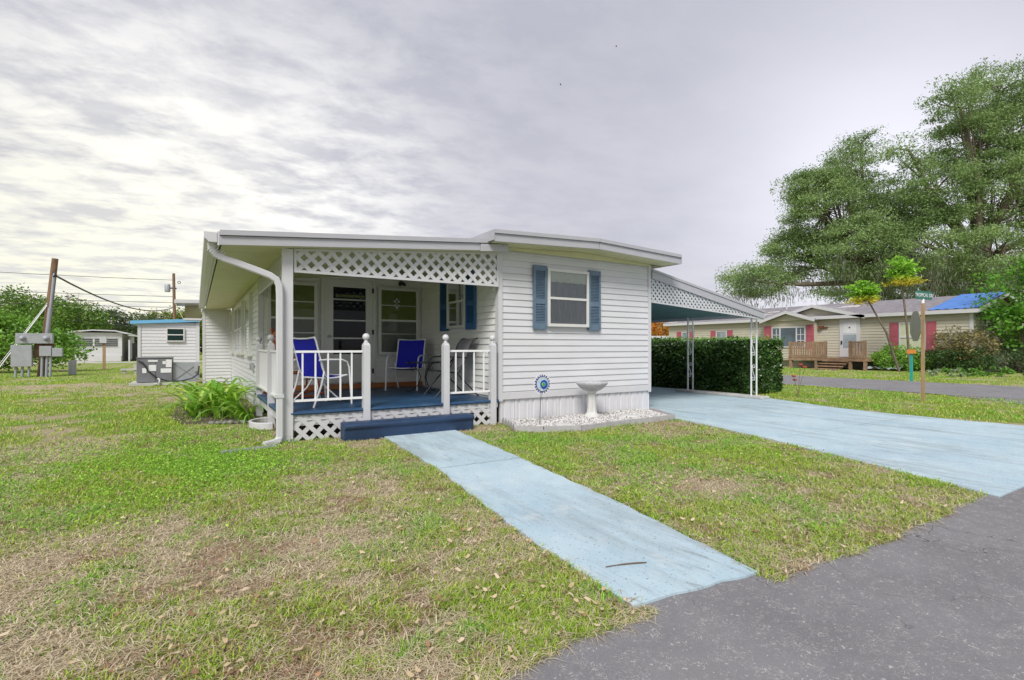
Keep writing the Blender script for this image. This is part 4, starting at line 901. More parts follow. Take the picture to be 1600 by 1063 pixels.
part_ = MB().box(-4.80, -4.55, 29.6, 29.8, 0, .64).build('pedestal_box', GREYM, None, 'small grey utility pedestal standing right of the meter boxes', 'utility box', bevel=.01)
bp_ = thing('post_box', 'weathered wooden post with a white box on top in the back lawn', 'post', (-4.36, 36.4, 0))
MB().box(-4.43, -4.30, 36.3, 36.42, 0, 1.45).build('post', WOODP, bp_); MB().box(-4.55, -4.25, 36.2, 36.45, 1.452, 1.80).build('box', TRIM, bp_)
wb = thing('concrete_bench', 'low grey concrete bench lying behind the air conditioner', 'bench', (-2.6, 30, 0)); MB().box(-3.0, -2.3, 29.9, 30.2, .14, .22).build('seat', CONC, wb); MB().box(-2.5, -2.3, 29.95, 30.15, .222, .42).build('block', CONC, wb); MB().box(-2.95, -2.8, 29.95, 30.15, 0, .138).build('leg', CONC, wb); MB().box(-2.5, -2.35, 29.95, 30.15, 0, .138).build('leg', CONC, wb)
# second pole and lines
p2 = thing('utility_pole', 'far utility pole with grey transformer rising above the blue-edged shed', 'utility pole', (-1.7, 60, 0))
MB().tube([(-1.72, 60, 0), (-1.85, 60, 8.4)], [.16, .12], 10).build('pole', POLEW, p2); MB().lathe([(0, 0), (.22, .02), (.24, .1), (.24, .7), (.2, .78), (0, .8)], (-2.35, 60, 6.55), 14).build('transformer', GREYM, p2); MB().box(-2.2, -1.6, 59.9, 60.1, 6.9, 7.0).build('bracket', DMET, p2)
MB().tube([(-1.40+.12*math.cos(a), 60, 7.55+.12*math.sin(a)) for a in [i*.63 for i in range(10)]], .03, 6, True).build('cable_coil', DMET, p2)
MB().tube([(-31+.6*t, 60+.2*t, 5.0) for t in range(2)], .02, 4)
def sagline(a, b_, sag, r_, lb, grp_=None):
    a, b_ = Vector(a), Vector(b_); MB().tube([a.lerp(b_, t/16)-Vector((0, 0, sag*4*(t/16)*(1-t/16))) for t in range(17)], r_, 5).build('power_line', BLACK, None, lb, 'cable', grp_)
sagline((-5.05, 28.6, 4.25), (-1.9, 58, 4.9), 0.75, .04, 'thick sagging service cable between the leaning pole and the far pole')
for z_, lb in ((7.75, 'topmost overhead power line above the left treetops'), (6.15, 'second overhead power line from the top at the left'), (5.55, 'middle overhead power line crossing behind the leaning pole'), (5.1, 'fourth overhead power line from the top at the left'), (3.35, 'lowest overhead power line ending at the far pole')):
    sagline((-34 if z_ > 4 else -10, 62, z_+.4), (-1.8, 60, z_), .25, .022, lb, 'overhead lines at the left')
    
# ------------------------------------------------------------------ neighbour at the far left
nh = thing('mobile_home', 'distant white mobile home end wall with wide jalousie windows at far left', 'mobile home', (-7, 57, 0))
nw = part('wall', SIDE, (-8.6, -5.45, 55.6, 66, 0, 2.45), parent=nh)
MB().prism([(-9.0, 2.52), (-7.4, 2.70), (-5.9, 2.66), (-5.1, 2.42), (-5.1, 2.34), (-5.9, 2.56), (-7.4, 2.60), (-9.0, 2.42)], 'y', 55.2, 66).build('roof', TRIM, nh)
NW = WF((0, 55.6), (1, 0), (0, -1))
for (a, b_) in ((-8.4, -7.45), (-7.3, -5.75)):
    mb = MB(); NW.box(mb, a-.06, b_+.06, 0, .03, 1.22, 1.26); NW.box(mb, a-.06, b_+.06, 0, .03, 1.94, 1.98); wn = mb.build('window', FRAME, nh)
    mb = MB(); NW.box(mb, a, b_, .0, .02, 1.262, 1.938); mb.build('pane', mat('dull_dark_glass', (.10, .10, .11), .3, .2, 3), wn)
    for i in range(3): mb = MB(); NW.box(mb, a, b_, .021, .045, 1.38+.18*i, 1.42+.18*i); mb.build('louvre', ALU, wn)
part('skirting', SKIRT, (-8.55, -5.5, 55.5, 55.58, 0, .5), parent=nh)
cpn = thing('carport', 'distant carport with pale corrugated roof beside the far white home', 'carport', (-4, 57, 0))
MB().prism([(-5.05, 2.30), (-.8, 1.75), (-.8, 1.68), (-5.05, 2.22)], 'y', 55.4, 62).build('roof', mat('corrugated_roof', hx('c3c8b4'), .5, .2, 3, stretch=(6, .2, 1)), cpn)
for x_ in (-5.0, -3.2, -1.0): MB().box(x_, x_+.12, 55.5, 55.62, 0, 1.85).build('post', TRIM, cpn)
MB().box(-5.3, -1, 62.1, 62.2, 0, 1.6).build('back_wall', TRIM, cpn)
cn = thing('parked_car', 'dark car parked under the distant carport at the left', 'car', (-3.5, 57.5, 0))
bod = MB().prism([(55.9, .25), (55.85, .7), (56.3, .92), (57.2, 1.0), (57.8, 1.45), (59.6, 1.5), (60.3, 1.05), (60.6, .95), (60.6, .3)], 'x', -4.25, -2.55); bod.build('body', CARPAINT, cn, bevel=.05)
MB().add([(-4.1, 57.22, 1.02), (-2.7, 57.22, 1.02), (-2.8, 57.75, 1.42), (-4.0, 57.75, 1.42)], [(0, 1, 2, 3)]).build('windscreen', mat('dark_glass', (.03, .04, .05), .1, .1, 3), cn)
for x_ in (-4.3, -2.7):
    for y_ in (56.6, 59.6):
        mb = MB().lathe([(0, -.1), (.30, -.1), (.32, 0), (.30, .1), (0, .1)], (0, 0, 0), 14); mb.v = [(x_+.1+p[2], y_+p[0], .32+p[1]) for p in mb.v]; mb.build('wheel', BLACK, cn)
MB().box(-4.0, -3.0, 55.80, 55.86, .45, .62).build('headlight_bar', TEAL, cn)
MB().box(-30, 8, 50.5, 53.0, -.02, .010).build('lane', mat('pale_lane', (.50, .49, .47), .9, .1, 2), kind='structure')

# ------------------------------------------------------------------ house across the street (long wall along Y at X=32.3)
fh = thing('manufactured_home', 'beige manufactured home across the street with red shutters and blue tarp on its roof', 'house', (34, 18, 0))
FX, FY0, FY1 = 32.3, 9.6, 28.5
fw_ = part('wall', BEIGE, (FX, FX+7.6, FY0, FY1, .0, 2.98), parent=fh)
def courses(y0, y1, z0, z1, x, st=.16):
    mb = MB(); z = z0
    while z < z1-.03:
        mb.add([(x-.002, y0, z), (x-.028, y0, z+.006), (x-.006, y0, z+st), (x-.002, y1, z), (x-.028, y1, z+.006), (x-.006, y1, z+st)], [(0, 1, 4, 3), (1, 2, 5, 4)]); z += st
    return mb
o = courses(FY0, FY1, .5, 2.9, FX).build('siding', BEIGE, fw_, kind='stuff')
mb = MB(); z = .5
while z < 2.9: mb.add([(FX, FY0-.002, z), (FX, FY0-.028, z+.006), (FX, FY0-.006, z+.16), (FX+7.6, FY0-.002, z), (FX+7.6, FY0-.028, z+.006), (FX+7.6, FY0-.006, z+.16)], [(0, 1, 4, 3), (1, 2, 5, 4)]); z += .16
mb.build('siding', BEIGE, fw_, kind='stuff')
MB().prism([(FX+.01, 2.985), (FX+7.6, 2.985), (FX+3.8, 3.93)], 'y', FY0+.01, FY1).build('gable_wall', BEIGE, fh)
rfm = MB(); OV = .3
rfm.prism([(FX-OV, 3.0), (FX+3.8, 4.02), (FX+7.9, 3.0), (FX+7.9, 3.06), (FX+3.8, 4.09), (FX-OV, 3.07)], 'y', FY0-.3, FY1+.3); frf = rfm.build('roof', SHING, fh)
# shingle courses and lifted patches
mb = MB(); nrow = 22
for r_ in range(nrow):
    t0, t1 = r_/nrow, (r_+1)/nrow; xa, za = FX-OV+t0*4.1, 3.07+t0*1.02; xb, zb_ = FX-OV+t1*4.1, 3.07+t1*1.02
    mb.add([(xa, FY0-.3, za+.022), (xa, FY1+.3, za+.022), (xb, FY1+.3, zb_+.006), (xb, FY0-.3, zb_+.006), (xa, FY0-.3, za+.001), (xa, FY1+.3, za+.001)], [(0, 1, 2, 3), (4, 5, 1, 0)])
mb.build('shingles', SHING, frf, kind='stuff')
mb = MB()
for i in range(34):
    y_ = random.uniform(15.5, 28); t = random.uniform(.05, .9); l = random.uniform(.3, 1.3); xa, za = FX-OV+t*4.1, 3.07+t*1.02+.03
    mb.add([(xa, y_, za), (xa, y_+l, za), (xa+.25, y_+l, za+.075), (xa+.25, y_, za+.075)], [(0, 1, 2, 3)])
mb.build('worn_patches', mat('worn_shingle', hx('b9b4b4'), .9, .3, 5), frf, kind='stuff')
MB().prism([(FX-OV-.05, 2.90), (FX-OV-.0, 2.90), (FX-OV-.0, 3.08), (FX-OV-.05, 3.08)], 'y', FY0-.32, 21.6).build('fascia', TRIM, frf)
MB().prism([(FX-OV-.05, 2.90), (FX-OV, 2.90), (FX-OV, 3.08), (FX-OV-.05, 3.08)], 'y', 21.6, FY1+.3).build('fascia', TRIM, frf)
MB().prism([(FX-OV, 2.90), (FX+3.8, 3.93), (FX+7.9, 2.90), (FX+7.9, 3.04), (FX+3.8, 4.07), (FX-OV, 3.06)], 'y', FY0-.35, FY0-.302).build('rake_board', TRIM, frf)
for i in range(4): MB().tube([(FX+2+.8*i, 18+2.5*i, 3.5), (FX+2+.8*i, 18+2.5*i, 4.05)], .05, 8).build('vent_pipe', TRIM, frf)
# tarp
mb = MB(); nu, nv_ = 16, 14; vs = []
for i in range(nu+1):
    for j in range(nv_+1):
        t = .03+.985*j/nv_; yS, yN = FY0-.27, 13.7-1.7*t*0+(.4 if 0 else 0); yN = 11.35-.1*t; y_ = yS+(yN-yS)*i/nu; vs.append((FX-OV+t*4.08, y_, 3.07+t*1.02+.045+.02*math.sin(i*2.1+j)*math.cos(j*1.7)))
mb.add(vs, [(i*(nv_+1)+j, (i+1)*(nv_+1)+j, (i+1)*(nv_+1)+j+1, i*(nv_+1)+j+1) for i in range(nu) for j in range(nv_)], True)
tp = mb.build('tarp', TARP, None, 'blue tarp covering the near end of the beige house roof', 'tarp')
# cross gables (facing -X): big over the door, small over the bay window
def gable(y0, y1, zt, x_out, ze=2.96):
    ym = (y0+y1)/2; g_ = MB().prism([(y0+.1, ze), (y1-.1, ze), (ym, zt-.1)], 'x', x_out, FX+2.5).build('gable_wall', BEIGE, fh)
    r2 = MB().prism([(y0-.15, ze-.02), (ym, zt), (y1+.15, ze-.02), (y1+.15, ze+.05), (ym, zt+.08), (y0-.15, ze+.05)], 'x', x_out-.25, FX+3).build('gable_roof', SHING, fh)
    MB().prism([(y0-.2, ze-.12), (ym, zt-.09), (y1+.2, ze-.12), (y1+.2, ze+.07), (ym, zt+.10), (y0-.2, ze+.07)], 'x', x_out-.30, x_out-.252).build('rake_board', TRIM, r2)
gable(14.4, 19.8, 3.72, FX-.05); gable(16.9, 20.0, 3.40, FX-.55, 2.88)
bay = part('bay_wall', BEIGE, (FX-.40, FX-.005, 16.9, 20.15, .4, 2.86), parent=fh); courses(16.9, 20.15, .5, 2.80, FX-.40).build('siding', BEIGE, bay, kind='stuff')
MB().box(FX-.42, FX-.30, FY0-.04, FY0+.05, .3, 2.9) and part('corner_board', TRIM, (FX-.045, FX+.05, FY0-.045, FY0+.10, .3, 2.92), parent=fh)
FHW = WF((FX-.02, 0), (0, 1), (-1, 0)); BAYW = WF((FX-.42, 0), (0, 1), (-1, 0))
def fwin(wf, y0, y1, z0, z1, par, mull=(), bl=(SHADEG, 0, 1), grid=False):
    n1 = .05; root = MB(); fw2 = .07; w(wf, root, y0, y0+fw2, 0, n1, z0, z1); w(wf, root, y1-fw2, y1, 0, n1, z0, z1); w(wf, root, y0+fw2, y1-fw2, 0, n1, z1-fw2, z1); w(wf, root, y0+fw2, y1-fw2, 0, n1, z0, z0+fw2)
    for u in mull: w(wf, root, u-.04, u+.04, 0, n1-.002, z0+fw2, z1-fw2)
    wn = root.build('window', TRIM, par); mb = MB(); w(wf, mb, y0+fw2, y1-fw2, .012, .02, z0+fw2, z1-fw2); mb.build('pane', bl[0], wn); return wn
FPAN = mat('far_pane', hx('8f9aa0'), .25, .3, 2); FPD = mat('far_dark_pane', hx('5d6a74'), .15, .35, 1.2); FPY = mat('far_blind_pane', hx('c2c6a8'), .5, .1, 3)
def redsh(wf, y0, y1, z0, z1, par):
    mb = MB(); w(wf, mb, y0, y1, 0, .04, z0, z1); s_ = mb.build('shutter', REDS, par)
    for a, b_ in ((.06, .48), (.54, .94)): mb = MB(); w(wf, mb, y0+.07, y1-.07, .041, .055, z0+(z1-z0)*a, z0+(z1-z0)*b_); mb.build('shutter_panel', REDS, s_)
wn = fwin(FHW, 11.48, 12.66, .98, 2.55, fw_, (), (FPY, 0, 1)); mb = MB(); w(FHW, mb, 11.55, 12.59, .022, .05, 1.72, 1.79); mb.build('meeting_rail', TRIM, wn)
redsh(FHW, 11.03, 11.44, .98, 2.55, fw_); redsh(FHW, 12.70, 13.1, .98, 2.55, fw_)
wn = fwin(BAYW, 17.42, 19.60, 1.20, 2.50, bay, (17.98, 19.04), (FPD, 0, 1)); redsh(BAYW, 16.93, 17.38, 1.1, 2.6, bay); redsh(BAYW, 19.64, 20.1, 1.1, 2.6, bay)
for ym in (17.72, 19.28): mb = MB(); w(BAYW, mb, ym-.02, ym+.02, .022, .045, 1.28, 2.37); w(BAYW, mb, ym-.22, ym+.22, .022, .044, 1.62, 1.66); w(BAYW, mb, ym-.22, ym+.22, .022, .044, 1.98, 2.02); mb.build('muntin', TRIM, wn)
fwin(FHW, 23.2, 24.1, 1.35, 2.40, fw_, (), (FPAN, 0, 1)); redsh(FHW, 22.75, 23.16, 1.3, 2.42, fw_); redsh(FHW, 24.14, 24.55, 1.3, 2.42, fw_)
fwin(FHW, 26.5, 27.2, 1.6, 2.40, fw_, (), (FPAN, 0, 1)); redsh(FHW, 26.05, 26.46, 1.5, 2.42, fw_); redsh(FHW, 27.24, 27.68, 1.5, 2.42, fw_)
# door
dr_ = MB(); w(FHW, dr_, 14.55, 15.65, 0, .05, .66, 2.88); fd = dr_.build('door', TRIM, fh); mb = MB(); w(FHW, mb, 14.75, 15.45, .051, .06, 1.2, 1.95); mb.build('pane', FPAN, fd); mb = MB(); w(FHW, mb, 14.75, 15.45, .051, .06, 2.02, 2.7); mb.build('pane', mat('white_pane', (.66, .68, .70), .4, .1, 3), fd)
mb = MB(); w(FHW, mb, 15.5, 15.56, .051, .1, 1.4, 1.6); mb.build('handle', DMET, fd); mb = MB(); w(FHW, mb, 15.06, 15.14, .061, .07, 2.32, 2.4); mb.build('peephole', DMET, fd)
part('skirting', mat('far_skirting', hx('a9a79c'), .7, .1, 3), (FX-.03, FX-.004, FY0, FY1, 0, .5), parent=fh)
lamp2 = MB(); lamp2.box(FX-.22, FX-.03, 16.55, 16.8, 2.35, 2.5); lamp2.box(FX-.12, FX-.05, 16.3, 16.55, 2.38, 2.44); lamp2.build('door_lamp', mat('rust_bronze', hx('6d4028'), .5, .1, 5), None, 'small bronze lamp on the beige wall left of the white front door', 'wall lamp')
# house number plate (illegible white characters)
for i in range(5): y_ = 17.05-.17*i; MB().box(FX-.035, FX-.025, y_-.035, y_+.035, 2.04, 2.14).build('house_number', TRIM, fh)
# front deck with railing and stairs
fd_ = thing('wooden_deck', 'weathered brown wooden front deck with slatted railing and steps', 'deck', (31, 17, 0)); dx0 = 30.2
part('platform', DECKW, (dx0, FX-.03, 13.3, 17.55, .46, .62), parent=fd_)
for y_ in (17.42, 15.95, 15.3, 14.15, 13.42): part('support_post', DECKW, (dx0+.02, dx0+.16, y_-.07, y_+.07, 0, .455), parent=fd_)
for y_ in (17.45, 16.1, 15.42, 14.14, 13.42): part('railing_post', DECKW, (dx0-.02, dx0+.10, y_-.06, y_+.06, .622, 1.56), parent=fd_)
for (a, b_, g_) in ((16.17, 17.38, .0), (15.49, 16.03, 1), (13.49, 14.07, 1)):
    part('rail', DECKW, (dx0, dx0+.08, a, b_, 1.44, 1.52), parent=fd_); part('rail', DECKW, (dx0, dx0+.08, a, b_, .68, .76), parent=fd_)
    n_ = int((b_-a)/(.13 if not g_ else .125)); 
    for i in range(n_): y_ = a+(b_-a)*(i+.5)/n_; part('slat', DECKW, (dx0-.03, dx0-.004, y_-.055, y_+(.03 if not g_ else .055), .64, 1.54), parent=fd_)
for i in range(4): part('stair_tread', DECKW, (dx0-.32*(i+1), dx0-.32*i-.01, 14.15, 15.42+.04*i, .49-.14*i-.05, .49-.14*i), parent=fd_); part('stair_riser', DECKW, (dx0-.32*i-.045, dx0-.32*i-.015, 14.2, 15.4, .35-.14*i, .44-.14*i), parent=fd_) if i < 3 else None
mb = MB(); vs = []
for i in range(12):
    for j in range(8): vs.append((30.6+.12*j+random.uniform(-.03, .03), 12.0+.16*i, .03+.22*abs(math.sin(i*1.1+j*.7))*random.uniform(.4, 1)+(.3 if i < 2 and j > 3 else 0)))
mb.add(vs, [(i*8+j, (i+1)*8+j, (i+1)*8+j+1, i*8+j+1) for i in range(11) for j in range(7)], True); mb.build('crumpled_sheet', mat('sheet_cloth', (.5, .55, .65), .7, .25, 6), None, 'crumpled grey-white sheet on the ground beside the wooden deck steps', 'sheet')

# ------------------------------------------------------------------ signs, small posts
ss = thing('stop_sign', 'back of a stop sign on a wooden post seen nearly edge-on by the street', 'road sign', (14.08, 5.05, 0))
MB().prism([(14.075, 5.04), (14.135, 5.04), (14.135, 5.095), (14.075, 5.095)], 'z', 0, 2.24).build('post', WOODP, ss)
th = math.atan2(5.05, 14.08)
dirv = Vector((math.cos(th+.30), math.sin(th+.30), 0)); nrm_ = Vector((-dirv.y, dirv.x, 0)); cS = Vector((14.05, 5.17, 1.72))-Vector((.04, 0, 0))
vs = []
for off in (0, .01):
    for k_ in range(8): a = math.pi/8+k_*math.pi/4; vs.append(cS+dirv*.37*math.cos(a)+Vector((0, 0, .37*math.sin(a)))+nrm_*off)
MB().add(vs, [tuple(range(7, -1, -1)), tuple(range(8, 16))]+[(i, (i+1) % 8, 8+(i+1) % 8, 8+i) for i in range(8)]).build('sign_plate', SIGNB, ss)
sn = thing('street_name_sign', 'green street name sign with white letters above the stop sign post', 'street sign', (14.10, 5.07, 2.26))
sd = Vector((.62, -.62, 0)).normalized()   # plate direction
sd = Vector((math.cos(-.10), math.sin(-.10), 0)); sn_n = Vector((sd.y, -sd.x, 0)); ctr = Vector((14.12, 5.06, 2.42))
hl = .34; hh = .095
P8 = [ctr+sd*a*hl+Vector((0, 0, b_*hh))+sn_n*c for c in (0, .006) for a, b_ in ((-1, -1), (1, -1), (1, 1), (-1, 1))]
MB().add(P8, [(3, 2, 1, 0), (4, 5, 6, 7), (0, 1, 5, 4), (1, 2, 6, 5), (2, 3, 7, 6), (3, 0, 4, 7)]).build('sign_plate', GREENS, sn)
MB().lathe([(.03, 0), (.03, .08), (.02, .10)], (14.11, 5.07, 2.24), 8).build('bracket', WMET, sn)
tcv = bpy.data.curves.new('lettering', 'FONT'); tcv.body = 'TROPICAL DR'; tcv.size = .115; tcv.align_x = 'CENTER'; tcv.align_y = 'CENTER'; tcv.extrude = .001
to = bpy.data.objects.new('tmp', tcv); COL.objects.link(to); dg = bpy.context.evaluated_depsgraph_get(); me = bpy.data.meshes.new_from_object(to.evaluated_get(dg)); bpy.data.objects.remove(to)
xv = -sd if sd.cross(Vector((0, 0, 1))).dot(Vector((-14, -5, 0))) < 0 else sd
nv2 = xv.cross(Vector((0, 0, 1))); off = .009 if nv2.dot(sn_n) > 0 else .003
M4 = Matrix((xv, Vector((0, 0, 1)), nv2)).transposed().to_4x4(); M4.translation = (ctr+nv2*off+(Vector((0, 0, 0)))-Vector((14.10, 5.07, 2.26)))
me.transform(M4); me.materials.clear(); me.materials.append(WMET); lt = bpy.data.objects.new('lettering', me); COL.objects.link(lt); lt.parent = sn
tp_ = thing('marker_post', 'thin teal marker post with an orange top across the street', 'marker post', (22.05, 8.27, 0))
MB().box(22.01, 22.09, 8.23, 8.31, 0, 1.0).build('post', TEAL, tp_); MB().box(21.97, 22.13, 8.16, 8.38, 1.0, 1.15).build('cap', ORANGE, tp_)
# fallen twig on walkway and bits
MB().tube([(1.95+.034*i, 2.17-.006*i*i*.12-.006*i, .021) for i in range(8)], [.003]*3+[.005]*4+[.003], 5).build('twig', mat('twig_brown', (.14, .10, .07), .8, .2, 20), None, 'thin curved brown twig lying on the blue walkway', 'twig')
# birds
for (px, py, d_, lb) in ((876, 133, 70, 'lower of two tiny birds high above the roof'), (963, 73, 80, 'upper of two tiny birds high above the roof')):
    l_ = (px-800)/803*d_; X_, Y_, Z_ = .524*d_+.852*l_, .852*d_-.524*l_, 1.25+(542-py)/803*d_
    bt = thing('bird', lb, 'bird', (X_, Y_, Z_), R(40)); 
    MB().tube([(0, -.14, 0), (0, 0, .02), (0, .14, 0)], [.01, .04, .02], 6).build('body', DMET, bt, local=True)
    for s_ in (-1, 1): MB().add([(s_*.02, -.06, .02), (s_*.02, .06, .02), (s_*.22, .04, .13), (s_*.34, -.06, .08), (s_*.2, -.04, .12)], [(0, 1, 2, 4), (4, 2, 3)]).build('wing', DMET, bt, local=True)

# ------------------------------------------------------------------ foliage
def leafmesh(name, C_, size, asp, cols, m, parent=None, droop=0., mode='rand', **kw):
    """one mesh of small leaf quads (rhombi) at the points C_"""
    n = len(C_); a = RNG.uniform(0, 2*np.pi, n); el = np.arcsin(RNG.uniform(-1, 1, n))*.8
    if mode == 'hang': el = -R(90)+np.abs(RNG.normal(0, .25, n))
    if mode == 'down': el = RNG.normal(-.5, .5, n)
    d = np.stack([np.cos(a)*np.cos(el), np.sin(a)*np.cos(el), np.sin(el)], 1)
    r_ = RNG.normal(size=(n, 3)); s = np.cross(d, r_); s /= np.linalg.norm(s, axis=1)[:, None]+1e-9
    L1 = (size*RNG.uniform(.6, 1.3, n))[:, None]; W1 = L1*asp*.5
    V = np.stack([C_-d*L1*.5, C_+s*W1, C_+d*L1*.5, C_-s*W1], 1).reshape(-1, 3)
    return npmesh(name, V, np.arange(4*n), np.full(n, 4), m, np.repeat(np.clip(cols, 0, 1), 4, 0), parent, **kw)
def colmix(n, c1, c2, pos=None, var=.25):
    t = RNG.random(n)[:, None]
    if pos is not None: t = np.clip(.5*t+(fbm(pos[:, 0]+pos[:, 2]*.7, pos[:, 1]+pos[:, 2]*1.3, .9)[:, None]-.25)*1.0, 0, 1)
    c = np.array(c1)*(1-t)+np.array(c2)*t; return c*RNG.uniform(1-var, 1+var, n)[:, None]
def ellpts(n, c, r, shell=.0):
    v = RNG.normal(size=(n, 3)); v /= np.linalg.norm(v, axis=1)[:, None]; rad = RNG.uniform(shell, 1, n)**(1/2.2); return np.array(c)+v*rad[:, None]*np.array(r)
def bush(name, label, cat, base, blobs, n, size, c1, c2, m=LEAFM, asp=.5, group=None, stems=5, core=True, crown='foliage', clump=None):
    t = thing(name, label, cat, base, 0, group); pts = []
    tot = sum(r[0]*r[1]*r[2] for _, r in blobs)
    for c, r in blobs:
        k_ = int(n*r[0]*r[1]*r[2]/tot); nc = max(6, k_//(clump or 45)); cc_ = ellpts(nc, np.array(base)+np.array(c), r, .35)
        idx = RNG.integers(0, nc, k_); sc_ = min(r)*.20; pts.append(cc_[idx]+RNG.normal(size=(k_, 3))*sc_*np.array([1, 1, .8]))
    P_ = np.concatenate(pts); P_ = P_[P_[:, 2] > .03]
    leafmesh(crown, P_, size, asp, colmix(len(P_), c1, c2, P_), m, t)
    mb = MB()
    for i in range(stems):
        c, r = blobs[i % len(blobs)]; tip = np.array(base)+np.array(c)+RNG.normal(size=3)*np.array(r)*.45; b0_ = Vector(base)+Vector((random.uniform(-.1, .1), random.uniform(-.1, .1), 0)); tv = Vector(tip)
        mid = b0_.lerp(tv, .5)+Vector((random.uniform(-.15, .15), random.uniform(-.15, .15), .1)); rr = max(.012, min(r)*.03); mb.tube([b0_, mid, tv], [rr*1.6, rr, rr*.4], 6)
    if stems: mb.build('stems', BARK, t)
    return t
def dl(d_, px, py):   # depth + photo position to world metres (used only to read off positions)
    l_ = (px-800)/803*d_; return (.524*d_+.852*l_, .852*d_-.524*l_, 1.25+(542-py)/803*d_)
# hedge
hd = thing('hedge', 'long clipped dark green hedge running beside the carport', 'hedge', (13, 13, 0))
hx0, hx1, hy0, hy1, ht = 12.05, 13.7, 8.1, 26.0, 1.42
HCORE = mat('hedge_inner_shade', (.012, .018, .008), .95, .3, 5)
MB().box(hx0+.22, hx1-.2, hy0+.28, hy1-.2, .05, ht-.14).build('dark_core', HCORE, hd)  # solid near-black box, the hedge's inner shade put into its colour
n = 62000; u = RNG.random(n); 
def hedgepts(n):
    f = RNG.choice(4, n, p=[.44, .22, .26, .08]); x_ = RNG.uniform(hx0, hx1, n); y_ = hy0+(hy1-hy0)*RNG.random(n)**1.6; z_ = RNG.uniform(.04, ht, n)
    dep = np.abs(RNG.normal(0, .09, n))
    bul = .20*(fbm(y_, z_*1.5, 1.6)-.5)*2
    x_ = np.where(f == 0, hx0+dep-bul, x_); z_ = np.where(f == 1, ht-dep+.22*(fbm(x_, y_, 1.5)-.5)*2, z_); y_ = np.where(f == 2, hy0+dep-.22*(fbm(x_, z_, 1.7)-.5)*2, y_); x_ = np.where(f == 3, hx1-dep, x_)
    rc = (f == 2) & (z_ > ht-.25); y_ = np.where(rc, y_+.12, y_)
    return np.stack([x_, y_, z_], 1)
HP = hedgepts(n); leafmesh('foliage', HP, .085, .55, colmix(n, (.022, .055, .014), (.085, .18, .035), HP, .4), GLEAF, hd)
hs = np.stack([RNG.uniform(hx0-.05, hx1, 1500), RNG.uniform(hy0-.1, 18, 1500), ht+np.abs(RNG.normal(0, .06, 1500))], 1); leafmesh('lit_top_shoots', hs, .10, .45, colmix(1500, (.12, .28, .04), (.20, .42, .07)), LEAFM, hd)  # shoots coloured paler than the sides to paint the hedge's lit top
# live oaks behind the far house
def oak(label, trunk, blobs, ncl, lpc, size, cols, grp_, spread=1.0, droop=True):
    t = thing('oak_tree', label, 'tree', trunk[0], 0, grp_); tb = Vector(trunk[0]); fork = Vector(trunk[1])
    mb = MB(); mb.tube([tb, tb.lerp(fork, .5)+Vector((.15, .1, 0)), fork], [trunk[2], trunk[2]*.8, trunk[2]*.75], 10); mb.build('trunk', BARK, t)
    tot = sum(r[0]*r[1]*r[2] for _, r in blobs); cl = []; lim = MB(); tw = MB()
    for c, r in blobs:
        cv_ = Vector(c); mid = fork.lerp(cv_, .55)+Vector((random.uniform(-.6, .6), random.uniform(-.6, .6), -.06*(cv_-fork).length)); r0 = trunk[2]*.55
        lim.tube([fork-Vector((0, 0, .6)), mid, cv_], [r0, r0*.6, r0*.3], 7)
        k_ = max(5, int(ncl*(r[0]*r[1]*r[2])**.8/sum((q_[0]*q_[1]*q_[2])**.8 for _, q_ in blobs))); cc_ = ellpts(k_, c, r, .45)
        for j, p in enumerate(cc_):
            cl.append(p)
            if j % 2 == 0:
                pv = Vector(p); s_ = cv_ if random.random() < .6 else mid; m2 = s_.lerp(pv, .5)+Vector((random.uniform(-.5, .5), random.uniform(-.5, .5), random.uniform(0, .7))); tw.tube([s_, m2, pv], [.07, .045, .015], 4)
    lim.build('limbs', BARK, t); tw.build('twigs', BARK, t)
    cl = np.array(cl); n = len(cl)*lpc; idx = RNG.integers(0, len(cl), n); sc_ = RNG.uniform(.5, 1.3, len(cl))[idx][:, None]*spread
    dirc = RNG.uniform(0, 6.28, len(cl))[idx]; g_ = np.clip(RNG.normal(size=(n, 3)), -1.7, 1.7)*np.array([.95, .48, .26])
    gx_ = g_[:, 0]*np.cos(dirc)-g_[:, 1]*np.sin(dirc); gy_ = g_[:, 0]*np.sin(dirc)+g_[:, 1]*np.cos(dirc)
    P_ = cl[idx]+np.stack([gx_, gy_, g_[:, 2]], 1)*sc_
    P_ = P_[P_[:, 2] > 1.0]
    leafmesh('crown', P_, size, .36, colmix(len(P_), cols[0], cols[1], P_*.5, .3), LEAFM, t, mode='down')
    if droop:
        low = cl[cl[:, 2] < 9.5]; 
        if len(low):
            low = low[RNG.integers(0, len(low), 70)]; q_ = np.repeat(low, 45, 0)+RNG.normal(size=(70*45, 3))*np.array([.35, .35, .2]); q_[:, 2] -= RNG.random(len(q_))*2.2+.4
            q_ = q_[q_[:, 2] > 1.5]; leafmesh('spanish_moss', q_, .42, .12, colmix(len(q_), (.16, .18, .12), (.26, .28, .20)), LEAFM, t, mode='hang')
    return t
OC = ((.12, .21, .06), (.36, .50, .19))
D1, D2 = 46, 42
def B(d_, px, py, rl, rz, rd=None): 
    s_ = d_/803; return (dl(d_, px, py), (rl*s_, (rd or rl*.8)*s_, rz*s_))
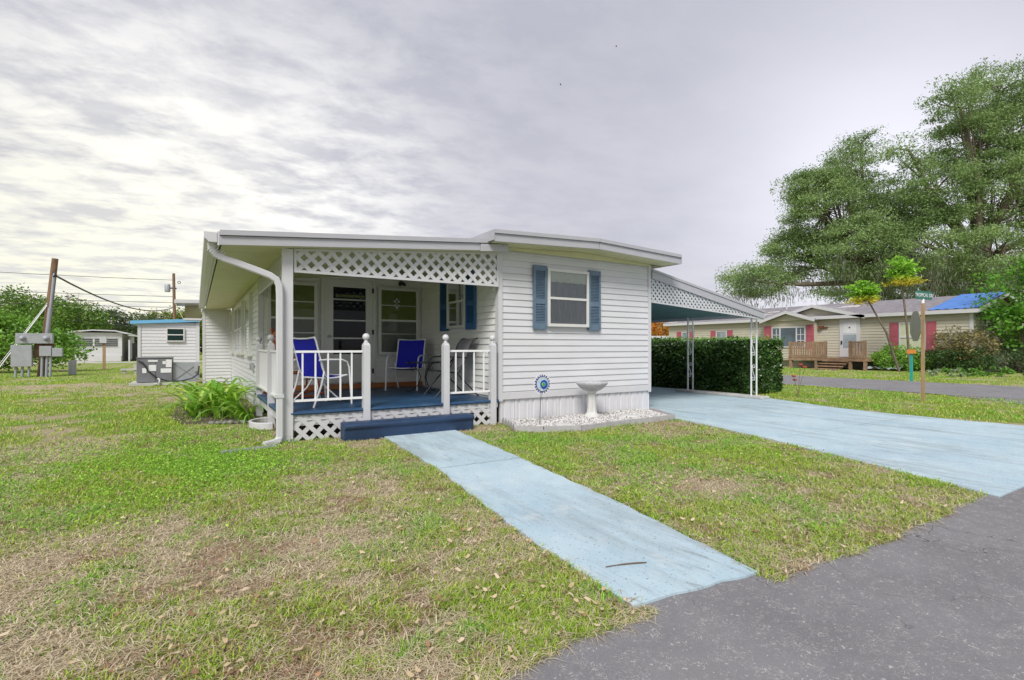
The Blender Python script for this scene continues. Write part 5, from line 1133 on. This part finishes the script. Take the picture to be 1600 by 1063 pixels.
oak('broad live oak with hanging moss behind the left half of the beige house', (tuple(Vector(dl(D1, 1345, 566))*1), dl(D1, 1350, 430), .55),
    [B(D1, 1180, 440, 55, 26), B(D1+3, 1240, 400, 50, 40), B(D1, 1290, 330, 62, 62), B(D1-2, 1350, 390, 75, 55), B(D1+2, 1330, 265, 40, 40), B(D1, 1400, 330, 55, 60), B(D1+3, 1345, 225, 22, 16), B(D1, 1260, 295, 35, 25)], 520, 230, .215, OC, 'oaks behind the beige house')
oak('tallest live oak rising at the upper right edge behind the blue tarp', (dl(D2, 1530, 575), dl(D2, 1530, 400), .6),
    [B(D2, 1460, 300, 65, 60), B(D2+2, 1530, 230, 80, 60), B(D2, 1590, 300, 80, 70), B(D2, 1500, 170, 48, 44), B(D2+2, 1560, 145, 55, 46), B(D2, 1620, 180, 70, 60), B(D2-1, 1450, 385, 60, 45), B(D2-2, 1560, 400, 70, 45), B(D2, 1420, 235, 32, 28), B(D2, 1660, 330, 70, 90)], 600, 230, .215, OC, 'oaks behind the beige house')
oak('background oak with bare gaps between the other two oaks', (dl(58, 1440, 566), dl(58, 1440, 470), .4),
    [B(58, 1440, 440, 90, 40), B(58, 1530, 440, 80, 40), B(60, 1340, 445, 70, 32), B(58, 1600, 450, 60, 45)], 330, 210, .24, OC, 'oaks behind the beige house', 1.2)
# bright green tree at right edge
bush('broadleaf_tree', 'bright green broadleaf tree at the right edge beyond the beige house', 'tree', dl(24.5, 1598, 578)[:2]+(0,), [((.2, 0, 3.6), (1.7, 1.9, 1.6)), ((.4, -.9, 5.0), (1.2, 1.3, 1.2)), ((1.0, -2.2, 4.0), (2, 2, 2.2)), ((0, .2, 2.0), (1.3, 1.3, 1.1))], 9000, .20, (.08, .24, .02), (.20, .44, .05), asp=.55, stems=7)
# rain trees
def umbrella_tree(label, base, bend, top, rx_, rz_, n):
    t = thing('young_tree', label, 'tree', base); MB().tube([base, bend, top], [.06, .05, .035], 7).build('stem', BARK, t)
    pts = []; mb = MB()
    for i in range(26):
        a = random.uniform(0, 6.283); r_ = random.uniform(.35, 1); e = Vector((top[0]+math.cos(a)*rx_*r_, top[1]+math.sin(a)*rx_*r_, top[2]+random.uniform(-.5, .9)*rz_*(1.2-r_*.6)))
        mb.tube([top, Vector(top).lerp(e, .5)+Vector((0, 0, .12)), e], [.02, .012, .006], 4)
        for j in range(n//26): f_ = random.random()**.6; p = Vector(top).lerp(e, f_); pts.append((p.x+random.gauss(0, .13), p.y+random.gauss(0, .13), p.z+.1*math.sin(f_*3)-abs(random.gauss(0, .07))))
    mb.build('branches', BARK, t); pts = np.array(pts); zf = np.clip((pts[:, 2]-(top[2]-.30*rz_))/(rz_*.38), 0, 1)[:, None]; cols = np.array([.62, .52, .06])*(1-zf)+np.array([.30, .58, .06])*zf; cols *= RNG.uniform(.7, 1.3, len(pts))[:, None]
    leafmesh('crown', pts, .17, .4, cols, LEAFM, t)
b_ = dl(25.5, 1405, 575); umbrella_tree('leaning young tree with yellowing crown in front of the beige house', (b_[0], b_[1], 0), dl(25.5, 1385, 520), dl(25.5, 1352, 462), .85, 1.0, 2600)
b_ = dl(25, 1422, 590); umbrella_tree('taller upright young tree with feathery green crown tinted orange below', (b_[0], b_[1], 0), dl(25, 1417, 510), dl(25, 1408, 432), .95, 1.15, 3000)
# shrubs in front of the far house
def gnd(px, py): d_ = 803*1.25/(py-542); l_ = (px-800)/803*d_; return (.524*d_+.852*l_, .852*d_-.524*l_, 0)
bush('shrub', 'bright green rounded shrub beside the deck of the beige house', 'shrub', gnd(1396, 579), [((0, 0, .65), (.9, .9, .65)), ((.2, -.8, .6), (.7, .7, .6))], 5000, .13, (.14, .32, .03), (.30, .52, .08), group='shrubs along the beige house')
bush('shrub', 'dark green dense shrub under the large window of the beige house', 'shrub', gnd(1475, 581), [((0, 0, .6), (.9, 1.0, .6)), ((.0, -1.1, .6), (.8, .9, .6)), ((.2, .9, .55), (.7, .8, .5))], 6000, .12, (.04, .09, .025), (.10, .19, .05), group='shrubs along the beige house')
bush('shrub', 'tall open shrub with reddish tips at the beige house corner', 'shrub', gnd(1510, 582), [((0, .5, 1.5), (.7, .8, .9)), ((0, -.4, 1.3), (.8, .9, .9)), ((0, .1, .7), (.6, .8, .6))], 3200, .13, (.16, .18, .06), (.38, .30, .14), group='shrubs along the beige house', stems=14)
bush('shrub', 'large grey-green mounded shrub at the far right', 'shrub', gnd(1572, 582), [((0, 0, .6), (1.3, 1.5, .75)), ((0, -1.6, .6), (1.3, 1.5, .7))], 7000, .16, (.08, .14, .05), (.19, .27, .12), group='shrubs along the beige house', asp=.25)
bush('shrub', 'tall brownish shrub overhanging the right side of the beige house', 'shrub', gnd(1566, 578), [((.6, 0, 2.0), (1.0, 1.2, 1.2)), ((.6, -1.2, 2.2), (1.1, 1.3, 1.2))], 4500, .15, (.16, .18, .05), (.40, .32, .12), group='shrubs along the beige house', stems=8)
bush('ground_plant', 'low leafy plants with small white flowers at the shrub feet', 'plant', gnd(1472, 588), [((0, 0, .14), (.8, 1.0, .16))], 900, .11, (.13, .28, .05), (.5, .55, .4), stems=0)
bush('ground_plant', 'bright low green plants below the grey-green shrub', 'plant', gnd(1535, 588), [((0, 0, .18), (.7, 1.7, .2))], 1400, .13, (.12, .28, .04), (.22, .42, .08), stems=0)
bush('ground_plant', 'reddish-leaved plant beside the deck railing of the beige house', 'plant', (30.0, 20.9, 0), [((0, 0, 1.3), (.4, .45, .5)), ((0, .1, .7), (.4, .5, .4))], 900, .13, (.45, .12, .06), (.55, .22, .12))
# flower on tall stems near hedge
fl = thing('flower_plant', 'tall thin stems with dried red flower heads near the hedge end', 'plant', gnd(1247, 621))
b_ = Vector(gnd(1247, 621))
for i, (dx_, dy_, h) in enumerate(((-.1, .05, .50), (.02, -.05, .78), (.08, -.12, .72), (.0, .08, .40))):
    MB().tube([b_, b_+Vector((dx_*.4, dy_*.4, h*.5)), b_+Vector((dx_, dy_, h))], .006, 5).build('stem', mat('dry_stem', (.18, .14, .07), .8), fl)
    mb = MB(); mb.lathe([(0, 0), (.04, .01), (.06, .03), (.03, .05), (0, .05)], b_+Vector((dx_, dy_, h)), 8); mb.build('flower_head', mat('red_flower', hx('a8402c'), .7, .3, 30), fl)
# orange autumn bush beyond hedge
bush('autumn_tree', 'orange-leaved small tree showing under the carport roof', 'tree', (dl(50, 1036, 500)[0], dl(50, 1036, 500)[1], 0), [((0, 0, 3.1), (2.0, 2.0, 1.3)), ((1.6, -1.0, 2.9), (1.5, 1.5, 1.0)), ((-1.6, 1.0, 2.7), (1.5, 1.5, 1.0))], 6500, .20, (.50, .20, .03), (.85, .42, .06), stems=6)
bush('bare_tree', 'thin brown nearly bare tree right of the orange one under the carport', 'tree', (dl(54, 1072, 500)[0], dl(54, 1072, 500)[1], 0), [((0, 0, 3.6), (2.2, 2.2, 1.5))], 1500, .15, (.16, .11, .06), (.30, .20, .08), stems=26)
wf_ = thing('white_fence', 'low white fence glimpsed above the hedge under the carport', 'fence', (34, 33, 0)); MB().bar(Vector(dl(45, 1000, 560)[:2]+(1.1,)), Vector(dl(45, 1052, 560)[:2]+(1.1,)), .08, 2.2).build('fence_panel', TRIM, wf_)
# left background
bush('large_shrub', 'big light green leafy shrub behind the meter boxes', 'shrub', (-8.3, 33.5, 0), [((-1.4, 0, 1.6), (1.7, 1.3, 1.3)), ((.6, 0, 1.5), (1.6, 1.2, 1.2)), ((2.4, .3, 1.2), (1.2, 1.1, .95)), ((-3.0, 0, 1.9), (1.5, 1.3, 1.5)), ((-.4, .2, 2.5), (1.5, 1.1, .8))], 17000, .17, (.08, .22, .03), (.30, .52, .08), stems=9, asp=.6)
lt_ = [('leafy green tree at the left image edge behind the big shrub', 58, 20, 490, 60, 36, 0), ('dense green tree directly behind the leaning pole', 56, 105, 500, 48, 34, 0), ('olive tree left of the far white home', 64, 60, 490, 50, 28, 1), ('dark drooping tree above the far white home roof', 72, 180, 508, 48, 26, 2), ('dark green tree between the far home and the shed roof', 76, 225, 512, 34, 20, 2), ('yellow-green tree behind the shed roof', 80, 262, 503, 34, 18, 1), ('low green tree showing right of the second pole', 80, 300, 500, 26, 20, 1)]
for lb, d_, px, py, rl, rz_, ck in lt_:
    c_ = dl(d_, px, py); s_ = d_/803; cs = [((.07, .17, .02), (.20, .34, .05)), ((.14, .20, .03), (.34, .40, .08)), ((.06, .10, .04), (.16, .21, .09))][ck]
    bush('background_tree', lb, 'tree', (c_[0], c_[1], 0), [((0, 0, c_[2]), (rl*s_, rl*s_*.8, rz_*s_)), ((rl*s_*.5, 0, c_[2]-.5), (rl*s_*.6, rl*s_*.6, rz_*s_*.8)), ((-rl*s_*.5, 0, c_[2]-.8), (rl*s_*.6, rl*s_*.6, rz_*s_*.8)), ((0, 0, c_[2]*.4), (rl*s_*.9, rl*s_*.6, c_[2]*.4))], 7000, .34, *cs, group='trees behind the left lawn', stems=5)
c_ = dl(60, 105, 470); bush('bare_tree', 'thin leafless tree sticking up right of the leaning pole', 'tree', (c_[0], c_[1], 0), [((0, 0, c_[2]), (2.2, 1.5, 1.3)), ((1.2, 0, c_[2]-1), (2.2, 1.5, 1.2))], 500, .2, (.13, .10, .06), (.2, .17, .1), stems=34)
# treeline far away closing the horizon
def belt(name, lab, x0, x1, y0, y1, h, n, size, c1, c2):
    t = RNG.random(n); hh_ = h*(.55+.6*fbm(t*40, t*0+2.2, 1.0)); P_ = np.stack([x0+(x1-x0)*t+RNG.normal(0, 1.5, n), y0+(y1-y0)*t+RNG.normal(0, 1.5, n), hh_*RNG.random(n)**.7], 1)
    o = leafmesh(name, P_, size, .6, colmix(n, c1, c2, P_), LEAFM); setp(o, lab, 'woodland', None, 'stuff')
belt('distant_woodland', 'low distant woodland closing the horizon behind the lawn', -70, 60, 100, 100, 5.6, 14000, 1.0, (.04, .07, .025), (.11, .15, .05))
belt('distant_woodland', 'distant woodland behind the far side of the street', 60, 110, 100, -20, 6.0, 14000, 1.0, (.04, .07, .025), (.10, .14, .05))
belt('distant_woodland', 'distant woodland left of the far homes', -70, -60, 100, 20, 6.0, 8000, 1.0, (.04, .07, .025), (.10, .14, .05))

# ------------------------------------------------------------------ grass
wpoly = [(2.20, 7.0), (2.085, 4.82), (1.83, 2.76), (1.78, 1.79), (2.63, 1.70), (2.86, 3.0), (3.07, 4.81), (3.27, 7.0)]
def blocked(x, y, m=.0):
    b = inpoly(x, y, wpoly) | (y < road_edge(x)+m) | inpoly(x, y, bedp)
    b |= (x > np.interp(y, [1.45, 2.2, 3.1, 4.44, 6.1, 7.25, 40], [5.60, 5.92, 6.22, 6.66, 7.06, 7.45, 7.45])) & (x < np.interp(y, [1.45, 4.28, 5.38, 7.46, 10, 40], [11.1, 10.95, 11.05, 11.83, 12.1, 12.1])) & (y < 24)
    b |= (x > PX0-.02) & (x < HX1) & (y > HY-.0) & (y < 25) | ((x > 1.66) & (x < 3.56) & (y > 6.86) & (y < 7.3)) | ((x > .2) & (x < 1.1) & (y > 19.5) & (y < 25)) | ((x > -1.8) & (x < .1) & (y > 20.1) & (y < 27))
    b |= (x > 16.6) & (x < 21.9) | (x > FX-2.3) & (y > 9) & (y < 29) & (x < FX+8) | (x > hx0+.1) & (x < hx1-.1) & (y > hy0+.1) & (y < hy1)
    b |= (y > 50.4) & (y < 53)
    b |= (x > 1.84) & (x < 2.60) & (y < 1.82)
    return b
def scatter(n, rmin, rmax, p):
    """points round the camera: density falls off with distance; covers a wider fan than the view"""
    u = RNG.random(n); e = 2-p; r_ = (rmin**e+(rmax**e-rmin**e)*u)**(1/e); th_ = np.arctan2(.852, .524)+RNG.uniform(-R(58), R(58), n); return r_*np.cos(th_), r_*np.sin(th_), r_
def blades(name, n, rmin, rmax, p, lab, hgt, wid, sharp=True, dry_only=False, green_only=False):
    x, y, r_ = scatter(n, rmin, rmax, p); k_ = ~blocked(x, y, -.03); x, y, r_ = x[k_], y[k_], r_[k_]
    d = dryness(x, y); tuft = fbm(x, y, 7.5, 2); pg = np.clip(1.15-d*1.25+(tuft-.5)*2.4, .03, 1)
    if dry_only: keep = RNG.random(len(x)) < .25+d*.8; isg = np.zeros(len(x), bool)
    else: keep = RNG.random(len(x)) < pg; isg = np.ones(len(x), bool)
    x, y, r_, d, tuft, isg = x[keep], y[keep], r_[keep], d[keep], tuft[keep], isg[keep]; n = len(x)
    a = RNG.uniform(0, 2*np.pi, n); far = 1+.04*r_
    lush = np.clip(1-d*1.1, 0, 1)
    H_ = hgt*RNG.uniform(.5, 1.25, n)*(.75+.7*lush)*np.clip(far, 1, 1.35); Wd = wid*RNG.uniform(.7, 1.3, n)*(1+.16*r_)
    lean = RNG.uniform(.3, 1.7, n) if not dry_only else RNG.uniform(2, 5.5, n)
    if dry_only: H_ = H_*.35; 
    dx, dy = np.cos(a), np.sin(a); sx, sy_ = -dy*Wd/2, dx*Wd/2; z0 = -.006
    L1 = H_*lean
    z_j = RNG.uniform(0, .018, n) if dry_only else 0
    b0_ = np.stack([x-sx, y-sy_, z0+0*x+z_j], 1); b1_ = np.stack([x+sx, y+sy_, z0+0*x+z_j], 1)
    m0 = np.stack([x+dx*L1*.35-sx*.8, y+dy*L1*.35-sy_*.8, z0+H_*.62+z_j], 1); m1 = np.stack([x+dx*L1*.35+sx*.8, y+dy*L1*.35+sy_*.8, z0+H_*.62+z_j], 1)
    tp = np.stack([x+dx*L1, y+dy*L1, z0+(H_ if not dry_only else H_*.4)+z_j], 1)
    if r_.min() < 7.5: V_ = np.stack([b0_, b1_, m1, m0, tp], 1).reshape(-1, 3); i_ = np.arange(n)[:, None]*5; Lp = np.concatenate([i_+0, i_+1, i_+2, i_+3, i_+3, i_+2, i_+4], 1).ravel(); sz = np.tile([4, 3], n); per = 5
    else: V_ = np.stack([b0_, b1_, tp], 1).reshape(-1, 3); Lp = np.arange(3*n); sz = np.full(n, 3); per = 3
    t = RNG.random(n)[:, None]
    if dry_only: c = np.array([.52, .42, .28])*(1-t)+np.array([.82, .73, .54])*t; red = (fbm(x+9, y+5, 2.6, 3) > .60)[:, None]; c = np.where(red & (RNG.random(n)[:, None] < .45), np.array([.42, .27, .18])*(.7+.6*t), c)
    else:
        g1_ = np.array([.21, .37, .030]); g2_ = np.array([.50, .66, .085]); c = g1_*(1-t)+g2_*t; yel = (RNG.random(n) < .10+.30*d)[:, None]; c = np.where(yel, np.array([.60, .56, .20])*(.8+.4*t), c)
        cool = (fbm(x+3, y+8, 1.3, 2) > .54)[:, None]; c = np.where(cool & ~yel, c*np.array([.80, 1.0, 1.15]), c)
    c = c*RNG.uniform(.8, 1.2, n)[:, None]
    o = npmesh(name, V_, Lp, sz, GRASSM, np.repeat(np.clip(c, 0, 1), per, 0)); setp(o, lab, 'grass', None, 'stuff'); return o
blades('grass', 480000, 1.55, 7.4, 1.25, 'short patchy green grass of the near lawn', .025, .0034)
blades('grass', 380000, 7.4, 40, 1.55, 'green grass of the far lawn', .026, .0040)
blades('dry_grass', 330000, 1.55, 9, 1.2, 'matted straw-coloured dead grass between the green tufts', .05, .0030, dry_only=True)
# broad-leaf weeds / clover patch near the corner post
n = 26000; x = np.concatenate([RNG.normal(.05, .62, n//2), RNG.normal(.1, .85, n//2)]); y = np.concatenate([RNG.normal(6.1, .8, n//2), RNG.normal(7.3, 1.0, n//2)]); k_ = ~blocked(x, y) & (fbm(x, y, 3.1, 2) > .42) & (x < 1.6); x, y = x[k_], y[k_]
P_ = np.stack([x, y, RNG.uniform(.01, .06, len(x))], 1); setp(leafmesh('clover', P_, .021, .75, colmix(len(P_), (.20, .42, .04), (.42, .66, .09)), GRASSM), 'bright green clover patch around the porch corner', 'ground cover', None, 'stuff')
n = 9000; x = RNG.uniform(3.1, 6.6, n); y = RNG.uniform(1.8, 6.2, n); k_ = ~blocked(x, y) & (fbm(x+2, y, 2.1, 2) > .56); x, y = x[k_], y[k_]
P_ = np.stack([x, y, RNG.uniform(.01, .05, len(x))], 1); setp(leafmesh('weeds', P_, .026, .7, colmix(len(P_), (.20, .42, .04), (.40, .62, .09)), GRASSM), 'small weeds in the lawn between walkway and driveway', 'ground cover', None, 'stuff')
# fallen leaves
n = 3400; x, y, r_ = scatter(n*3, 1.7, 14, 1.0); dn = .12+.9*gau(x, y, 4.4, 2.9, 1.2, .8)+.7*gau(x, y, 1.6, 2.6, .5, 1.4)+.35*gau(x, y, .2, 2.6, 1.3, 1.0)+.8*gau(x, y, 11.4, 4.6, .7, 1.5)+.5*gau(x, y, 2.95, 2.4, .25, 1.0)+.6*gau(x, y, 1.4, 1.95, .6, .2)
k_ = ~blocked(x, y, -.02) & (RNG.random(len(x)) < dn); x, y = x[k_][:n], y[k_][:n]; n = len(x); a = RNG.uniform(0, 6.28, n); Ls = RNG.uniform(.022, .050, n); Ws = Ls*RNG.uniform(.3, .5, n)
rows = []
for u, wv in ((-.5, 0), (-.2, .42), (.2, .42), (.5, 0)):
    for s_ in ((-1, 1) if wv else (0,)): rows.append((u, s_*wv, .010*abs(u)*2+.35*abs(wv)*.02))
V_ = np.stack([np.stack([x+np.cos(a)*u*Ls-np.sin(a)*v*Ws, y+np.sin(a)*u*Ls+np.cos(a)*v*Ws, .018+RNG.uniform(0, .018, n)*(1+0*u)+z_+np.sin(a*3+u*4)*.004], 1) for u, v, z_ in rows], 1).reshape(-1, 3)
i_ = np.arange(n)[:, None]*6; Lp = np.concatenate([i_+0, i_+1, i_+2, i_+1, i_+3, i_+4, i_+2, i_+3, i_+5, i_+4], 1).ravel(); sz = np.tile([3, 4, 3], n)
t = RNG.random(n)[:, None]; c = np.array([.50, .38, .22])*(1-t)+np.array([.66, .54, .38])*t; c = np.where(RNG.random(n)[:, None] < .20, np.array([.34, .20, .11])*(.7+.6*t), c)
setp(npmesh('fallen_leaves', V_, Lp, sz, PLAINA, np.repeat(c, 6, 0)), 'scattered tan and brown fallen oak leaves on the lawn', 'fallen leaves', None, 'stuff')
bpy.context.view_layer.update()
